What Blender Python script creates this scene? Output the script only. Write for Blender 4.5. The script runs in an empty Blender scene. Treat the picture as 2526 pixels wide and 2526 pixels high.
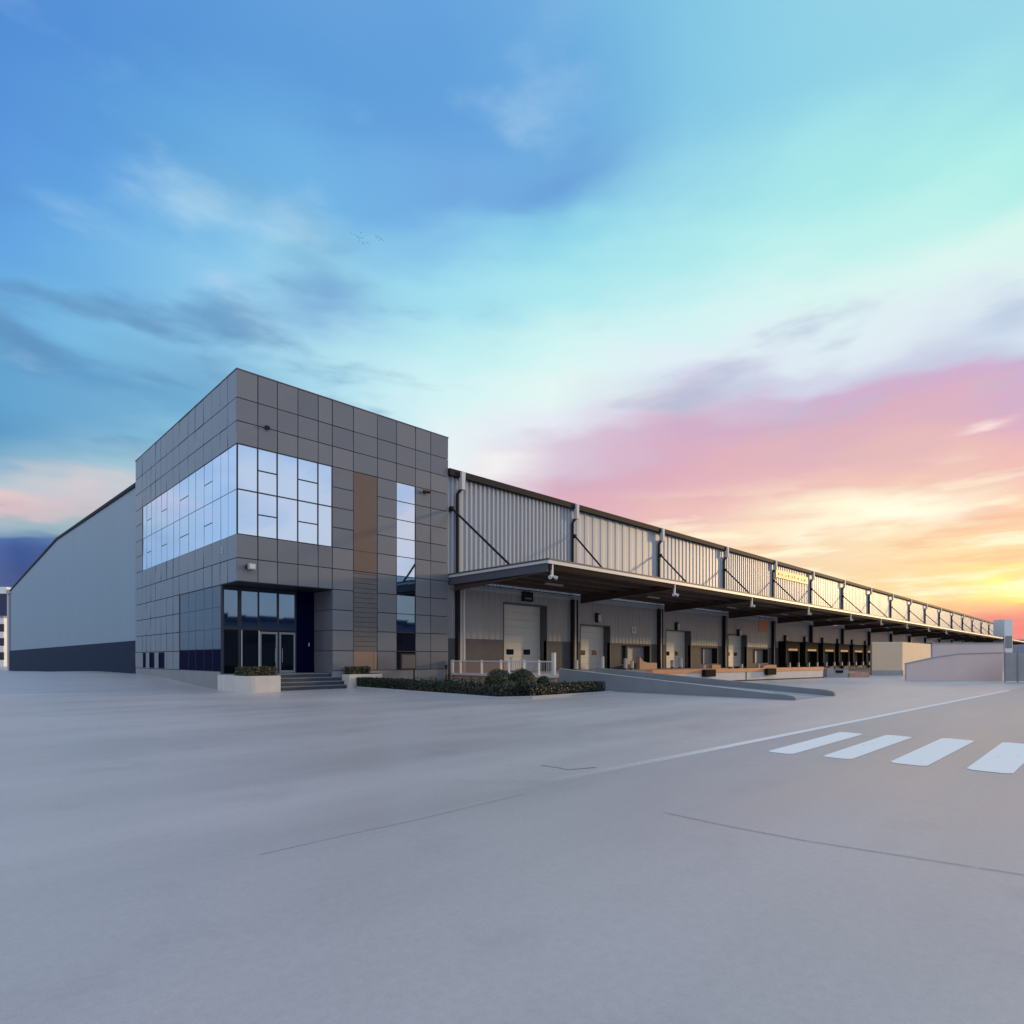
import bpy, math, random
from mathutils import Vector, Matrix
random.seed(7)
R = math.radians
S = bpy.context.scene
COL = S.collection

# ------------------------------------------------------------------ camera
F_PX, CX, HY, H = 1477.0, 1263.0, 1623.0, 1.75      # calibration of the photograph (2526 px frame)
TH = R(45.385)
SX, CZ = math.sin(TH), math.cos(TH)
CAMX, CAMY = -11.553, -31.869
cam = bpy.data.objects.new('camera', bpy.data.cameras.new('camera'))
COL.objects.link(cam)
cam.location = (CAMX, CAMY, H)
cam.rotation_euler = (R(90), 0, R(45.385 - 90))
cam.data.sensor_width = 36
cam.data.lens = F_PX / 2526 * 36
cam.data.shift_y = (HY - 1263) / 2526
cam.data.clip_start = 0.05
cam.data.clip_end = 20000
S.camera = cam

def ground_xy(px, py, z=0.0):
    """world x, y of a point seen at (px, py) lying at height z: used once, to survey the place"""
    w = (H - z) * F_PX / (py - HY); u = (px - CX) / F_PX * w
    return CAMX + u * SX + w * CZ, CAMY - u * CZ + w * SX

# ------------------------------------------------------------------ helpers
def lin(c):
    return tuple((v / 255 / 12.92) if v / 255 <= 0.04045 else (((v / 255) + 0.055) / 1.055) ** 2.4 for v in c)

class MB:
    def __init__(s): s.v = []; s.f = []; s.m = []
    def face(s, pts, m=0):
        b = len(s.v); s.v += [tuple(p) for p in pts]; s.f.append(tuple(range(b, b + len(pts)))); s.m.append(m); return s
    def box(s, x0, x1, y0, y1, z0, z1, m=0):
        b = len(s.v)
        s.v += [(x0,y0,z0),(x1,y0,z0),(x1,y1,z0),(x0,y1,z0),(x0,y0,z1),(x1,y0,z1),(x1,y1,z1),(x0,y1,z1)]
        for q in ((3,2,1,0),(4,5,6,7),(0,1,5,4),(1,2,6,5),(2,3,7,6),(3,0,4,7)):
            s.f.append(tuple(b + i for i in q)); s.m.append(m)
        return s
    def prism(s, poly, z0, z1, m=0, zt=None):
        """vertical prism over an x-y polygon; zt(x,y) may give the top"""
        n = len(poly); b = len(s.v)
        s.v += [(x, y, z0) for x, y in poly] + [(x, y, zt(x, y) if zt else z1) for x, y in poly]
        s.f.append(tuple(b + i for i in reversed(range(n)))); s.m.append(m)
        s.f.append(tuple(b + n + i for i in range(n))); s.m.append(m)
        for i in range(n):
            j = (i + 1) % n
            s.f.append((b + i, b + j, b + n + j, b + n + i)); s.m.append(m)
        return s
    def extr(s, prof, axis, a0, a1, m=0):
        """extrude a profile: axis 'x' -> prof (y,z); axis 'y' -> prof (x,z)"""
        n = len(prof); b = len(s.v)
        for a in (a0, a1):
            s.v += [((a, p, q) if axis == 'x' else (p, a, q)) for p, q in prof]
        s.f.append(tuple(b + i for i in range(n))); s.m.append(m)
        s.f.append(tuple(b + n + i for i in reversed(range(n)))); s.m.append(m)
        for i in range(n):
            j = (i + 1) % n
            s.f.append((b + i, b + n + i, b + n + j, b + j)); s.m.append(m)
        return s
    def tube(s, p0, p1, r, n=8, m=0, r1=None):
        p0, p1 = Vector(p0), Vector(p1); d = (p1 - p0).normalized()
        u = d.orthogonal().normalized(); w = d.cross(u); b = len(s.v)
        r1 = r if r1 is None else r1
        for p, rr in ((p0, r), (p1, r1)):
            for i in range(n):
                a = 2 * math.pi * i / n
                s.v.append(tuple(p + u * (rr * math.cos(a)) + w * (rr * math.sin(a))))
        for i in range(n):
            j = (i + 1) % n
            s.f.append((b + i, b + j, b + n + j, b + n + i)); s.m.append(m)
        s.f.append(tuple(b + i for i in reversed(range(n)))); s.m.append(m)
        s.f.append(tuple(b + n + i for i in range(n))); s.m.append(m)
        return s
    def corr(s, x0, x1, z0, z1, y, per, d, m=0):
        """trapezoid-profiled sheet in the x-z plane, ribs standing out to -y"""
        n = max(1, round((x1 - x0) / per)); p = (x1 - x0) / n; pts = []
        for i in range(n):
            a = x0 + i * p
            pts += [(a, y), (a + .42*p, y), (a + .52*p, y - d), (a + .90*p, y - d)]
        pts.append((x1, y))
        b = len(s.v)
        for px, py in pts: s.v += [(px, py, z0), (px, py, z1)]
        for i in range(len(pts) - 1):
            s.f.append((b + 2*i, b + 2*i + 2, b + 2*i + 3, b + 2*i + 1)); s.m.append(m)
        return s
    def build(s, name, mats, parent=None, loc=(0,0,0), rz=0, bevel=0, smooth=False):
        me = bpy.data.meshes.new(name); me.from_pydata(s.v, [], s.f)
        if not isinstance(mats, (list, tuple)): mats = [mats]
        for m in mats: me.materials.append(m)
        me.polygons.foreach_set('material_index', s.m)
        if smooth: me.polygons.foreach_set('use_smooth', [True] * len(s.f))
        me.update()
        o = bpy.data.objects.new(name, me); COL.objects.link(o)
        o.location = loc; o.rotation_euler = (0, 0, rz)
        if parent: o.parent = parent
        if bevel:
            md = o.modifiers.new('bevel', 'BEVEL'); md.width = bevel; md.segments = 2; md.limit_method = 'ANGLE'
        return o

def tag(o, label=None, cat=None, group=None, kind=None):
    if label: o['label'] = label
    if cat: o['category'] = cat
    if group: o['group'] = group
    if kind: o['kind'] = kind
    return o
def empty(name, loc, label, cat, group=None, rz=0):
    o = bpy.data.objects.new(name, None); COL.objects.link(o)
    o.location = loc; o.rotation_euler = (0, 0, rz); o.empty_display_size = .3
    return tag(o, label, cat, group)

# ------------------------------------------------------------------ materials
def mat(name, col, rough=.6, metal=0, spec=.5, var=.08, scale=1.5, stretch=(1,1,1), bump=0, bscale=40, ior=None, rvar=0):
    m = bpy.data.materials.new(name); m.use_nodes = True
    nt = m.node_tree; N = nt.nodes; L = nt.links; p = N['Principled BSDF']
    p.inputs['Roughness'].default_value = rough
    p.inputs['Metallic'].default_value = metal
    p.inputs['Specular IOR Level'].default_value = spec
    if ior: p.inputs['IOR'].default_value = ior
    tc = N.new('ShaderNodeTexCoord'); mp = N.new('ShaderNodeMapping')
    mp.inputs['Scale'].default_value = stretch
    L.new(tc.outputs['Object'], mp.inputs['Vector'])
    if var > 0:
        nz = N.new('ShaderNodeTexNoise'); nz.inputs['Scale'].default_value = scale
        nz.inputs['Detail'].default_value = 5; nz.inputs['Roughness'].default_value = .62
        L.new(mp.outputs[0], nz.inputs['Vector'])
        cr = N.new('ShaderNodeValToRGB')
        cr.color_ramp.elements[0].position = .28; cr.color_ramp.elements[1].position = .74
        cr.color_ramp.elements[0].color = (*[c * (1 - var) for c in col], 1)
        cr.color_ramp.elements[1].color = (*[min(1, c * (1 + var)) for c in col], 1)
        L.new(nz.outputs['Fac'], cr.inputs['Fac']); L.new(cr.outputs['Color'], p.inputs['Base Color'])
        if rvar:
            mr = N.new('ShaderNodeMapRange')
            mr.inputs['To Min'].default_value = rough - rvar; mr.inputs['To Max'].default_value = rough + rvar
            L.new(nz.outputs['Fac'], mr.inputs['Value']); L.new(mr.outputs[0], p.inputs['Roughness'])
    else:
        p.inputs['Base Color'].default_value = (*col, 1)
    if bump:
        n2 = N.new('ShaderNodeTexNoise'); n2.inputs['Scale'].default_value = bscale; n2.inputs['Detail'].default_value = 4
        L.new(mp.outputs[0], n2.inputs['Vector'])
        bp = N.new('ShaderNodeBump'); bp.inputs['Strength'].default_value = bump; bp.inputs['Distance'].default_value = .02
        L.new(n2.outputs['Fac'], bp.inputs['Height']); L.new(bp.outputs[0], p.inputs['Normal'])
    return m

M = {}
M['panel_a'] = mat('composite_panel_a', (.150,.158,.185), .30, spec=.75, var=.05, scale=.6)
M['panel_b'] = mat('composite_panel_b', (.166,.172,.198), .33, spec=.75, var=.05, scale=.6)
M['panel_c'] = mat('composite_panel_c', (.136,.145,.172), .28, spec=.75, var=.05, scale=.6)
M['panel_blue'] = mat('spandrel_blue', (.040,.070,.110), .22, spec=.45, var=.06, scale=.5)
M['joint'] = mat('joint_black', (.012,.012,.016), .8, var=0)
M['mirror_glass'] = mat('mirror_glass', (.74,.79,.88), .03, metal=1, var=.02, scale=.4)
M['blue_glass'] = mat('blue_glass', (.095,.16,.24), .04, metal=1, var=.06, scale=.5)
M['dim_glass'] = mat('dim_glass', (.15,.24,.37), .03, metal=1, var=.05, scale=.5)
M['dark_glass'] = mat('dark_glass', (.005,.006,.012), .05, var=0, ior=1.5)
M['navy_glass'] = mat('navy_glass', (.004,.004,.030), .4, var=0, spec=.03, ior=1.2)
M['frame_dark'] = mat('frame_dark', (.018,.020,.028), .45, var=.1)
M['frame_light'] = mat('frame_light', (.28,.30,.34), .4, var=.06)
M['brown'] = mat('brown_panel', (.135,.095,.082), .5, var=.08, scale=1.2)
M['brown_low'] = mat('brown_low_panel', (.255,.170,.135), .5, var=.08)
M['louvre'] = mat('louvre_grey', (.125,.115,.120), .45, var=.07)
M['plinth'] = mat('tower_plinth', (.26,.255,.26), .6, var=.08, scale=.8, bump=.1)
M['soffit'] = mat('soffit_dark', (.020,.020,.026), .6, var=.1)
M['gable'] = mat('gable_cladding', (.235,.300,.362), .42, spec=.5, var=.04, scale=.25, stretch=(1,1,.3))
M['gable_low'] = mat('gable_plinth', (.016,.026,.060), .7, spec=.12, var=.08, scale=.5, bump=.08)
M['clad'] = mat('ribbed_cladding', (.43,.455,.50), .45, spec=.5, var=.06, scale=1.2, stretch=(1,1,.15))
M['clad_low'] = mat('wall_sheet', (.33,.325,.335), .5, var=.07, scale=1.0, stretch=(1,1,.2))
M['wall_plinth'] = mat('wall_plinth', (.105,.106,.118), .7, spec=.2, var=.12, scale=1.2, bump=.08)
M['white_metal'] = mat('white_metal', (.64,.63,.63), .6, var=.06)
M['pale_metal'] = mat('pale_metal', (.38,.39,.42), .6, var=.06)
M['dark_metal'] = mat('dark_metal', (.014,.013,.017), .7, spec=.25, var=.15)
M['charcoal'] = mat('charcoal_fascia', (.085,.085,.11), .6, var=.07)
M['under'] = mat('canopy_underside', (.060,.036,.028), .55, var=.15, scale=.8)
M['door'] = mat('door_leaf', (.62,.62,.59), .5, var=.04, scale=.6)
M['reveal'] = mat('door_reveal', (.09,.09,.10), .6, var=.1)
M['rubber'] = mat('black_rubber', (.010,.010,.012), .8, spec=.1, var=.2)
M['curtain'] = mat('shelter_curtain', (.034,.022,.016), .85, spec=.08, var=.2)
M['concrete'] = mat('concrete_wall', (.36,.35,.345), .7, var=.10, scale=1.3, bump=.15)
M['concrete_d'] = mat('concrete_grey', (.20,.215,.235), .7, var=.10, scale=.9, bump=.12)
M['white_conc'] = mat('white_render', (.62,.57,.52), .65, var=.08, scale=1.2, bump=.1)
M['orange'] = mat('sunset_tinted_buffer', (.66,.24,.10), .55, var=.15, scale=2)  # dock edge buffer with orange sunset light put into its colour
M['stepconc'] = mat('sunset_tinted_concrete', (.52,.30,.20), .7, var=.12, scale=1.5)  # plain concrete; the orange is low sunlight put into the colour
M['steptread'] = mat('step_stone', (.20,.21,.24), .5, var=.1)
M['stepriser'] = mat('step_riser', (.045,.052,.075), .6, var=.1)
M['beige'] = mat('beige_render', (.74,.55,.38), .75, var=.05, scale=.5)  # beige made warmer in place of sunlight that misses these faces
M['pinkwall'] = mat('pale_wall', (.74,.58,.54), .75, var=.06, scale=.4)  # wall colour lightened and warmed to stand in for missing sunlight
M['infill'] = mat('wire_infill', (.40,.26,.21), .6, var=.12, scale=6, stretch=(1,1,.1))
M['soil'] = mat('soil', (.028,.024,.020), .9, var=.4, scale=6, bump=.4)
M['kerb'] = mat('kerb_stone', (.40,.40,.41), .7, var=.08, scale=2, bump=.1)
M['farwhite'] = mat('far_white_wall', (.84,.83,.82), .7, var=.06, scale=.2)
M['farblue'] = mat('far_blue_wall', (.030,.040,.110), .6, var=.1, scale=.2)
M['fargrey'] = mat('far_grey_wall', (.30,.27,.28), .8, var=.12, scale=.15)
M['signyellow'] = mat('sign_yellow', (.58,.42,.17), .5, var=.05)
M['signorange'] = mat('sign_orange', (.60,.20,.08), .5, var=.1, scale=3)
M['paint'] = mat('road_paint', (.80,.79,.77), .6, var=.04, scale=2)
M['opp'] = mat('opposite_wall', (.17,.20,.25), .7, var=.1, scale=.2)
M['trim'] = mat('edge_trim_metal', (.60,.60,.60), .46, spec=.5, var=.05)
M['fascia'] = mat('brown_fascia', (.026,.017,.015), .8, spec=.08, var=.1)
M['bird'] = mat('bird_feather', (.05,.08,.11), .8, var=.1)

def leafmat(name, c0, c1):
    m = bpy.data.materials.new(name); m.use_nodes = True
    nt = m.node_tree; N = nt.nodes; L = nt.links; p = N['Principled BSDF']
    p.inputs['Roughness'].default_value = .5
    g = N.new('ShaderNodeNewGeometry'); cr = N.new('ShaderNodeValToRGB')
    cr.color_ramp.elements[0].color = (*c0, 1); cr.color_ramp.elements[1].color = (*c1, 1)
    L.new(g.outputs['Random Per Island'], cr.inputs['Fac']); L.new(cr.outputs['Color'], p.inputs['Base Color'])
    return m
M['leaf'] = leafmat('hedge_leaf', (.006,.012,.008), (.034,.046,.024))
M['leaf_ball'] = leafmat('shrub_leaf', (.018,.026,.008), (.060,.068,.020))
M['leaf_gold'] = leafmat('golden_leaf', (.008,.012,.006), (.10,.09,.03))
M['core'] = mat('twig_core', (.008,.010,.006), .9, var=.3, scale=8)

def ground_material(name, col, streak, col2=None):
    m = bpy.data.materials.new(name); m.use_nodes = True
    nt = m.node_tree; N = nt.nodes; L = nt.links; p = N['Principled BSDF']
    tc = N.new('ShaderNodeTexCoord')
    def noise(sc, stretch, det=5, rot=0):
        mp = N.new('ShaderNodeMapping'); mp.inputs['Scale'].default_value = stretch; mp.inputs['Rotation'].default_value = (0,0,rot)
        L.new(tc.outputs['Object'], mp.inputs['Vector'])
        n = N.new('ShaderNodeTexNoise'); n.inputs['Scale'].default_value = sc; n.inputs['Detail'].default_value = det
        n.inputs['Roughness'].default_value = .6
        L.new(mp.outputs[0], n.inputs['Vector']); return n
    a = noise(.09, (1,1,1), 4); b = noise(.35, (.25,1,1), 5, R(20)); c = noise(14, (1,1,1), 6); e = noise(90, (1,1,1), 3); g = noise(.8, (1,1,1), 7); d = noise(1.1, (.12,1,1), 4, R(-8))
    def mr(n, lo, hi, f0=.3, f1=.7):
        q = N.new('ShaderNodeMapRange'); q.inputs['From Min'].default_value = f0; q.inputs['From Max'].default_value = f1
        q.inputs['To Min'].default_value = lo; q.inputs['To Max'].default_value = hi
        L.new(n.outputs['Fac'], q.inputs['Value']); return q.outputs[0]
    def mul(x, y):
        q = N.new('ShaderNodeMath'); q.operation = 'MULTIPLY'; L.new(x, q.inputs[0]); L.new(y, q.inputs[1]); return q.outputs[0]
    v = mul(mul(mr(a, 1-.06, 1+.06), mr(b, 1-streak, 1+streak)), mul(mul(mr(c, .95, 1.05), mr(e, .93, 1.07)), mul(mr(d, .96, 1.04), mr(g, .90, 1.0, .30, .44))))
    cb = N.new('ShaderNodeMixRGB'); cb.blend_type = 'MULTIPLY'; cb.inputs[0].default_value = 1
    cb.inputs[1].default_value = (*col, 1)
    if col2:      # the newer surfacing wears thin towards the crossing's near side
        sx_ = N.new('ShaderNodeSeparateXYZ'); L.new(tc.outputs['Object'], sx_.inputs[0])
        wob = N.new('ShaderNodeMath'); wob.operation = 'MULTIPLY_ADD'; wob.inputs[1].default_value = 8; L.new(a.outputs['Fac'], wob.inputs[0]); L.new(sx_.outputs[0], wob.inputs[2])
        q = N.new('ShaderNodeMapRange'); q.interpolation_type = 'SMOOTHSTEP'; q.inputs['From Min'].default_value = -8; q.inputs['From Max'].default_value = 9
        L.new(wob.outputs[0], q.inputs['Value'])
        m2 = N.new('ShaderNodeMixRGB'); m2.inputs[1].default_value = (*col2, 1); m2.inputs[2].default_value = (*col, 1)
        L.new(q.outputs[0], m2.inputs[0]); L.new(m2.outputs[0], cb.inputs[1])
    L.new(v, cb.inputs[2]); L.new(cb.outputs[0], p.inputs['Base Color'])
    p.inputs['Specular IOR Level'].default_value = .5
    L.new(mr(b, .31, .45), p.inputs['Roughness'])
    bp = N.new('ShaderNodeBump'); bp.inputs['Strength'].default_value = .03; bp.inputs['Distance'].default_value = .004
    L.new(c.outputs['Fac'], bp.inputs['Height']); L.new(bp.outputs[0], p.inputs['Normal'])
    return m
YARD = (.51,.445,.435)
M['ground'] = ground_material('yard_concrete', YARD, .09)
M['road'] = ground_material('road_surface', (.365,.335,.345), .08, YARD)

def worn_paint(name, col, keep, fade=None):
    m = bpy.data.materials.new(name); m.use_nodes = True
    nt = m.node_tree; N = nt.nodes; L = nt.links; p = N['Principled BSDF']
    p.inputs['Base Color'].default_value = (*col, 1); p.inputs['Roughness'].default_value = .6
    tc = N.new('ShaderNodeTexCoord'); n = N.new('ShaderNodeTexNoise'); n.inputs['Scale'].default_value = 9; n.inputs['Detail'].default_value = 6
    L.new(tc.outputs['Object'], n.inputs['Vector'])
    q = N.new('ShaderNodeMapRange'); q.inputs['From Min'].default_value = keep; q.inputs['From Max'].default_value = keep + .16
    L.new(n.outputs['Fac'], q.inputs['Value']); al = q.outputs[0]
    if fade:
        sx_ = N.new('ShaderNodeSeparateXYZ'); L.new(tc.outputs['Object'], sx_.inputs[0])
        f_ = N.new('ShaderNodeMapRange'); f_.interpolation_type = 'SMOOTHSTEP'; f_.inputs['From Min'].default_value = fade[0]; f_.inputs['From Max'].default_value = fade[1]
        L.new(sx_.outputs[0], f_.inputs['Value'])
        mm = N.new('ShaderNodeMath'); mm.operation = 'MULTIPLY'; L.new(al, mm.inputs[0]); L.new(f_.outputs[0], mm.inputs[1]); al = mm.outputs[0]
    L.new(al, p.inputs['Alpha'])
    return m
M['stripe'] = worn_paint('crossing_paint', (.92,.89,.86), .17)
M['line'] = worn_paint('edge_paint', (.86,.81,.79), .19, (-6.5, 1.5))
M['crack'] = worn_paint('joint_filler', (.36,.32,.315), .26)

# ------------------------------------------------------------------ ground
def gz(y):
    """gentle rise of the yard along the office side, falling again towards the far gable corner"""
    def ss(a, b, t):
        t = max(0, min(1, (t - a) / (b - a))); return t * t * (3 - 2 * t)
    return .52 * ss(1.5, 17, y) - .55 * ss(30, 70, y) - .62 * ss(60, 120, y)
def grid(xs, ys, z, name, m, kind):
    b = MB()
    b.v = [(x, y, z(x, y)) for y in ys for x in xs]; nx = len(xs)
    for j in range(len(ys) - 1):
        for i in range(nx - 1):
            b.f.append((j*nx+i, j*nx+i+1, (j+1)*nx+i+1, (j+1)*nx+i)); b.m.append(0)
    o = b.build(name, m, smooth=True); o['kind'] = kind; return o
xs = [-6000, -2000, -600, -200, -100, -60, -30, 0, 30, 60, 120, 250, 600, 2000, 6000]
ys = [-6000, -2000, -600, -200, -100, -60, -40, -20, -10, 0] + [1 + i * 1.5 for i in range(80)] + [130, 160, 250, 600, 2000, 6000]
grid(xs, ys, lambda x, y: gz(y), 'ground', M['ground'], 'structure')

def line_y(x): return -26.28 - (x + 4.33) * .042      # kerbless road edge
rd = MB()
N_ = 40
for i in range(N_):
    a = -70 + i * 190 / N_; c = -70 + (i + 1) * 190 / N_
    rd.face([(a, -44, .004), (c, -44, .004), (c, line_y(c), .004), (a, line_y(a), .004)])
tag(rd.build('road', M['road']), kind='structure')
ln = MB()
for i in range(60):
    a = -6.6 + i * 36.6 / 60; c = -6.6 + (i + 1) * 36.6 / 60
    ln.face([(a, line_y(a) - .10, .009), (c, line_y(c) - .10, .009), (c, line_y(c) + .10, .009), (a, line_y(a) + .10, .009)])
tag(ln.build('road_edge_line', M['line']), kind='structure')
# crossing bars
bars = [(-.36, 3.84, -27.26, -27.72), (-.22, 4.0, -28.17, -28.64), (-.08, 4.25, -29.17, -29.70), (.08, 4.35, -30.18, -30.75), (.2, 4.5, -31.3, -31.85)]
for x0, x1, y0, y1 in bars:
    b = MB(); c = .09
    b.face([(x0 + c, y1, .009), (x1 - c, y1 - .05, .009), (x1, y1 - .05 + c, .009), (x1 + .05, y0 - c, .009), (x1 + .05 - c, y0, .009), (x0 + c, y0, .009), (x0, y0 - c, .009), (x0, y1 + c, .009)])
    tag(b.build('crosswalk_stripe', M['stripe']), kind='structure')
# pavement joints / cracks seen in the slab
def strip(pts, w, name, m, z=.006):
    b = MB(); P = [Vector((*ground_xy(x, y), 0)) for x, y in pts]
    for p, q in zip(P, P[1:]):
        n = (q - p).cross(Vector((0,0,1))).normalized() * w / 2
        b.face([(*(p - n).xy, z), (*(q - n).xy, z), (*(q + n).xy, z), (*(p + n).xy, z)])
    tag(b.build(name, m), kind='structure')
strip([(1640,2006),(1800,2040),(1990,2076),(2170,2104),(2526,2160),(2900,2215)], .014, 'pavement_joint', M['crack'], .010)
strip([(1335,1888),(1372,1893),(1402,1899),(1470,1893)], .04, 'pavement_joint', M['crack'])
strip([(1290,1960),(1140,1996),(1030,2023),(830,2066),(640,2110)], .015, 'pavement_joint', M['crack'])

# ------------------------------------------------------------------ office building (corner tower)
TOPZ = 16.63
office = empty('office_building', (0, 0, 0), 'grey panelled corner office block with mirrored window bands and recessed entrance', 'building')
core = MB()
core.box(.07, 13.78, 2.42, 20.42, -1.2, TOPZ - .06)
core.box(5.40, 13.78, .07, 2.42, -1.2, TOPZ - .06)
core.box(.07, 5.40, .07, 2.42, 5.80, TOPZ - .06)
core.build('wall_core', M['joint'], office)
RX = [0, 1.08, 2.12, 3.27, 4.46, 5.33, 6.69, 8.32, 9.70, 11.15, 12.36, 13.84]
RZ = [TOPZ, 15.18, 13.98, 12.81, 11.64, 10.47, 9.31, 8.15, 6.92, 5.72, 4.54, 3.36, 2.17, 1.0]
LY = [0, 1.3, 2.4, 3.7, 5.1, 6.6, 7.9, 9.66, 10.95, 12.4, 13.7, 15.0, 16.2, 17.4, 18.5, 20.48]
G = .022   # half joint
def panel(b, face, u0, u1, z0, z1, t=.05, g=G, corner=False):
    m = random.choice((0, 0, 1, 2))
    a = u0 + (0 if (corner and u0 == 0) else g); c = u1 - g
    k = len(b.v)
    if face == 'front': b.box(a, c, 0, t, z0 + g, z1 - g, m); ids, ax = ((0,-1,-1),(1,1,-1),(4,-1,1),(5,1,1)), 1
    else: b.box(0, t, (a if u0 > 0 else .053), c, z0 + g, z1 - g, m); ids, ax = ((0,-1,-1),(3,1,-1),(4,-1,1),(7,1,1)), 0
    p, q = random.gauss(0, .006), random.gauss(0, .006)
    for i, su, sv in ids:
        v = list(b.v[k + i]); v[ax] += max(-.012, min(.012, su * p + sv * q)); b.v[k + i] = tuple(v)
fr = MB()
for i in range(len(RX) - 1):
    for j in range(len(RZ) - 1):
        x0, x1, z1, z0 = RX[i], RX[i+1], RZ[j], RZ[j+1]
        if i < 5 and (8.1 < z0 < 12.7): continue            # window band
        if i < 5 and z1 < 5.8: continue                     # recess
        if i == 6 and z0 < 12.7: continue                   # louvre strip
        if i == 8 and z0 < 12.7: continue                   # window strip
        panel(fr, 'front', x0, x1, z0, z1, corner=True)
PAN = [M['panel_a'], M['panel_b'], M['panel_c']]
fr.build('front_cladding', PAN, office)
lf = MB()
for i in range(len(LY) - 1):
    for j in range(len(RZ) - 1):
        y0, y1, z1, z0 = LY[i], LY[i+1], RZ[j], RZ[j+1]
        if y1 < 18.6 and (8.1 < z0 < 12.7): continue
        if y1 < 2.5 and z1 < 5.8: continue
        if y0 > 2.3 and y1 < 9.7 and z1 < 5.8: continue      # glazed office corner
        if z1 < 2.2 and y0 > 12.3 and y1 < 18.6: continue    # small windows zone
        panel(lf, 'side', y0, y1, z0, z1)
for (y0, y1) in ((12.4, 12.83), (14.3, 15.27), (16.62, 17.5), (18.35, 18.5)):
    lf.box(0, .05, y0 + .003, y1 - .003, 1.02, 2.15, 1)
lf.build('side_cladding', PAN, office)
cop = MB()
cop.box(-.02, 13.86, -.02, .30, TOPZ - .008, TOPZ + .05); cop.box(-.02, .30, .302, 20.5, TOPZ - .008, TOPZ + .05)
cop.build('coping', M['charcoal'], office)
pl = MB()
pl.box(5.36, 13.80, .02, .2, -1.0, .985); pl.box(.02, .2, 2.45, 20.44, -1.0, .985)
pl.build('base_plinth', M['plinth'], office)
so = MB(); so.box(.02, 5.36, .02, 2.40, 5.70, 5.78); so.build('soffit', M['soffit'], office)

def jig(b, pts, amt=.004):
    """a glazing sheet set a hair out of true, as real sheets are"""
    n = (Vector(pts[1]) - Vector(pts[0])).cross(Vector(pts[2]) - Vector(pts[1])).normalized()
    b.face([tuple(Vector(p) + n * random.uniform(-amt, amt)) for p in pts[:3]] + [pts[3]])
def band(face, U, zt, zm, zb, opens, name):
    f = MB(); hw = .03 if face == 'front' else .013
    Q = lambda u, d, z: (u, d, z) if face == 'front' else (d, u, z)
    def bx(u0, u1, d0, d1, z0, z1):
        if face == 'front': f.box(u0, u1, d0, d1, z0, z1)
        else: f.box(d0 + .030, d1, u0, u1, z0, z1)
    for k, u in enumerate(U):
        e = .045 if k == 0 else hw
        bx(u - (0 if k == 0 else e), u + e, .0, .068, zb, zt)
    for k in range(len(U) - 1):
        a, c = U[k] + (.045 if k == 0 else hw), U[k+1] - hw
        for z in (zt, zm, zb):
            bx(a, c, .001, .067, z - hw, z + hw)
        if k in opens:
            for z in ((zt + zm) / 2, (zm + zb) / 2): bx(a, c, .001, .066, z - .028, z + .028)
    w = f.build(name, M['frame_dark'], office)
    for k in range(len(U) - 1):
        a, c = U[k] + (.045 if k == 0 else hw) - .005, U[k+1] - hw + .005
        for (z1, z0) in ((zt, zm), (zm, zb)):
            cells = [(z1, (z1 + z0) / 2), ((z1 + z0) / 2, z0)] if k in opens else [(z1, z0)]
            for (q1, q0) in cells:
                p = MB(); pts = [Q(a, .035, q0 + .02), Q(c, .035, q0 + .02), Q(c, .035, q1 - .02), Q(a, .035, q1 - .02)]
                jig(p, pts); p.build('glass_pane', M['mirror_glass'], w)
band('front', RX[:6], 12.81, 10.47, 8.15, (1, 3), 'front_window_band')
band('side', LY[:15], 12.81, 10.47, 8.15, (3, 6, 9, 12), 'side_window_band')
# vertical window strip
f = MB()
for x in (9.70, 11.15): f.box(x - .025, x + .025, .002, .068, .98, 12.81)
SZ = [12.81, 11.64, 10.47, 9.31, 8.15, 6.92, 5.72, 4.54, 3.36, 2.17, 1.0]
for z in SZ: f.box(9.726, 11.124, .004, .066, z - .02, z + .02)
w = f.build('window_strip', M['frame_dark'], office)
for k in range(len(SZ) - 1):
    p = MB(); jig(p, [(9.72, .035, SZ[k+1]), (11.13, .035, SZ[k+1]), (11.13, .035, SZ[k]), (9.72, .035, SZ[k])], .005)
    p.build('glass_pane', M['mirror_glass'] if k < 5 else (M['dim_glass'] if k < 8 else M['dark_glass']), w)
# brown panel above, slatted grey below
b = MB(); b.box(6.712, 8.30, .012, .06, 8.15, 12.79); b.box(6.712, 8.30, .012, .06, 6.94, 8.13)
b.build('brown_panel', M['brown'], office)
b = MB(); b.box(6.712, 8.06, .016, .06, 1.03, 2.15); b.box(8.08, 8.30, .016, .06, 1.03, 2.15); b.build('brown_base_panel', M['brown_low'], office)
b = MB(); z = 2.17
while z < 6.85:
    h = .575 if z < 2 else .29
    b.box(6.712, 8.30, .014 + .01 * random.random(), .06, z, min(z + h - .022, 6.9)); z += h
b.build('slatted_panel', M['louvre'], office)
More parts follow.
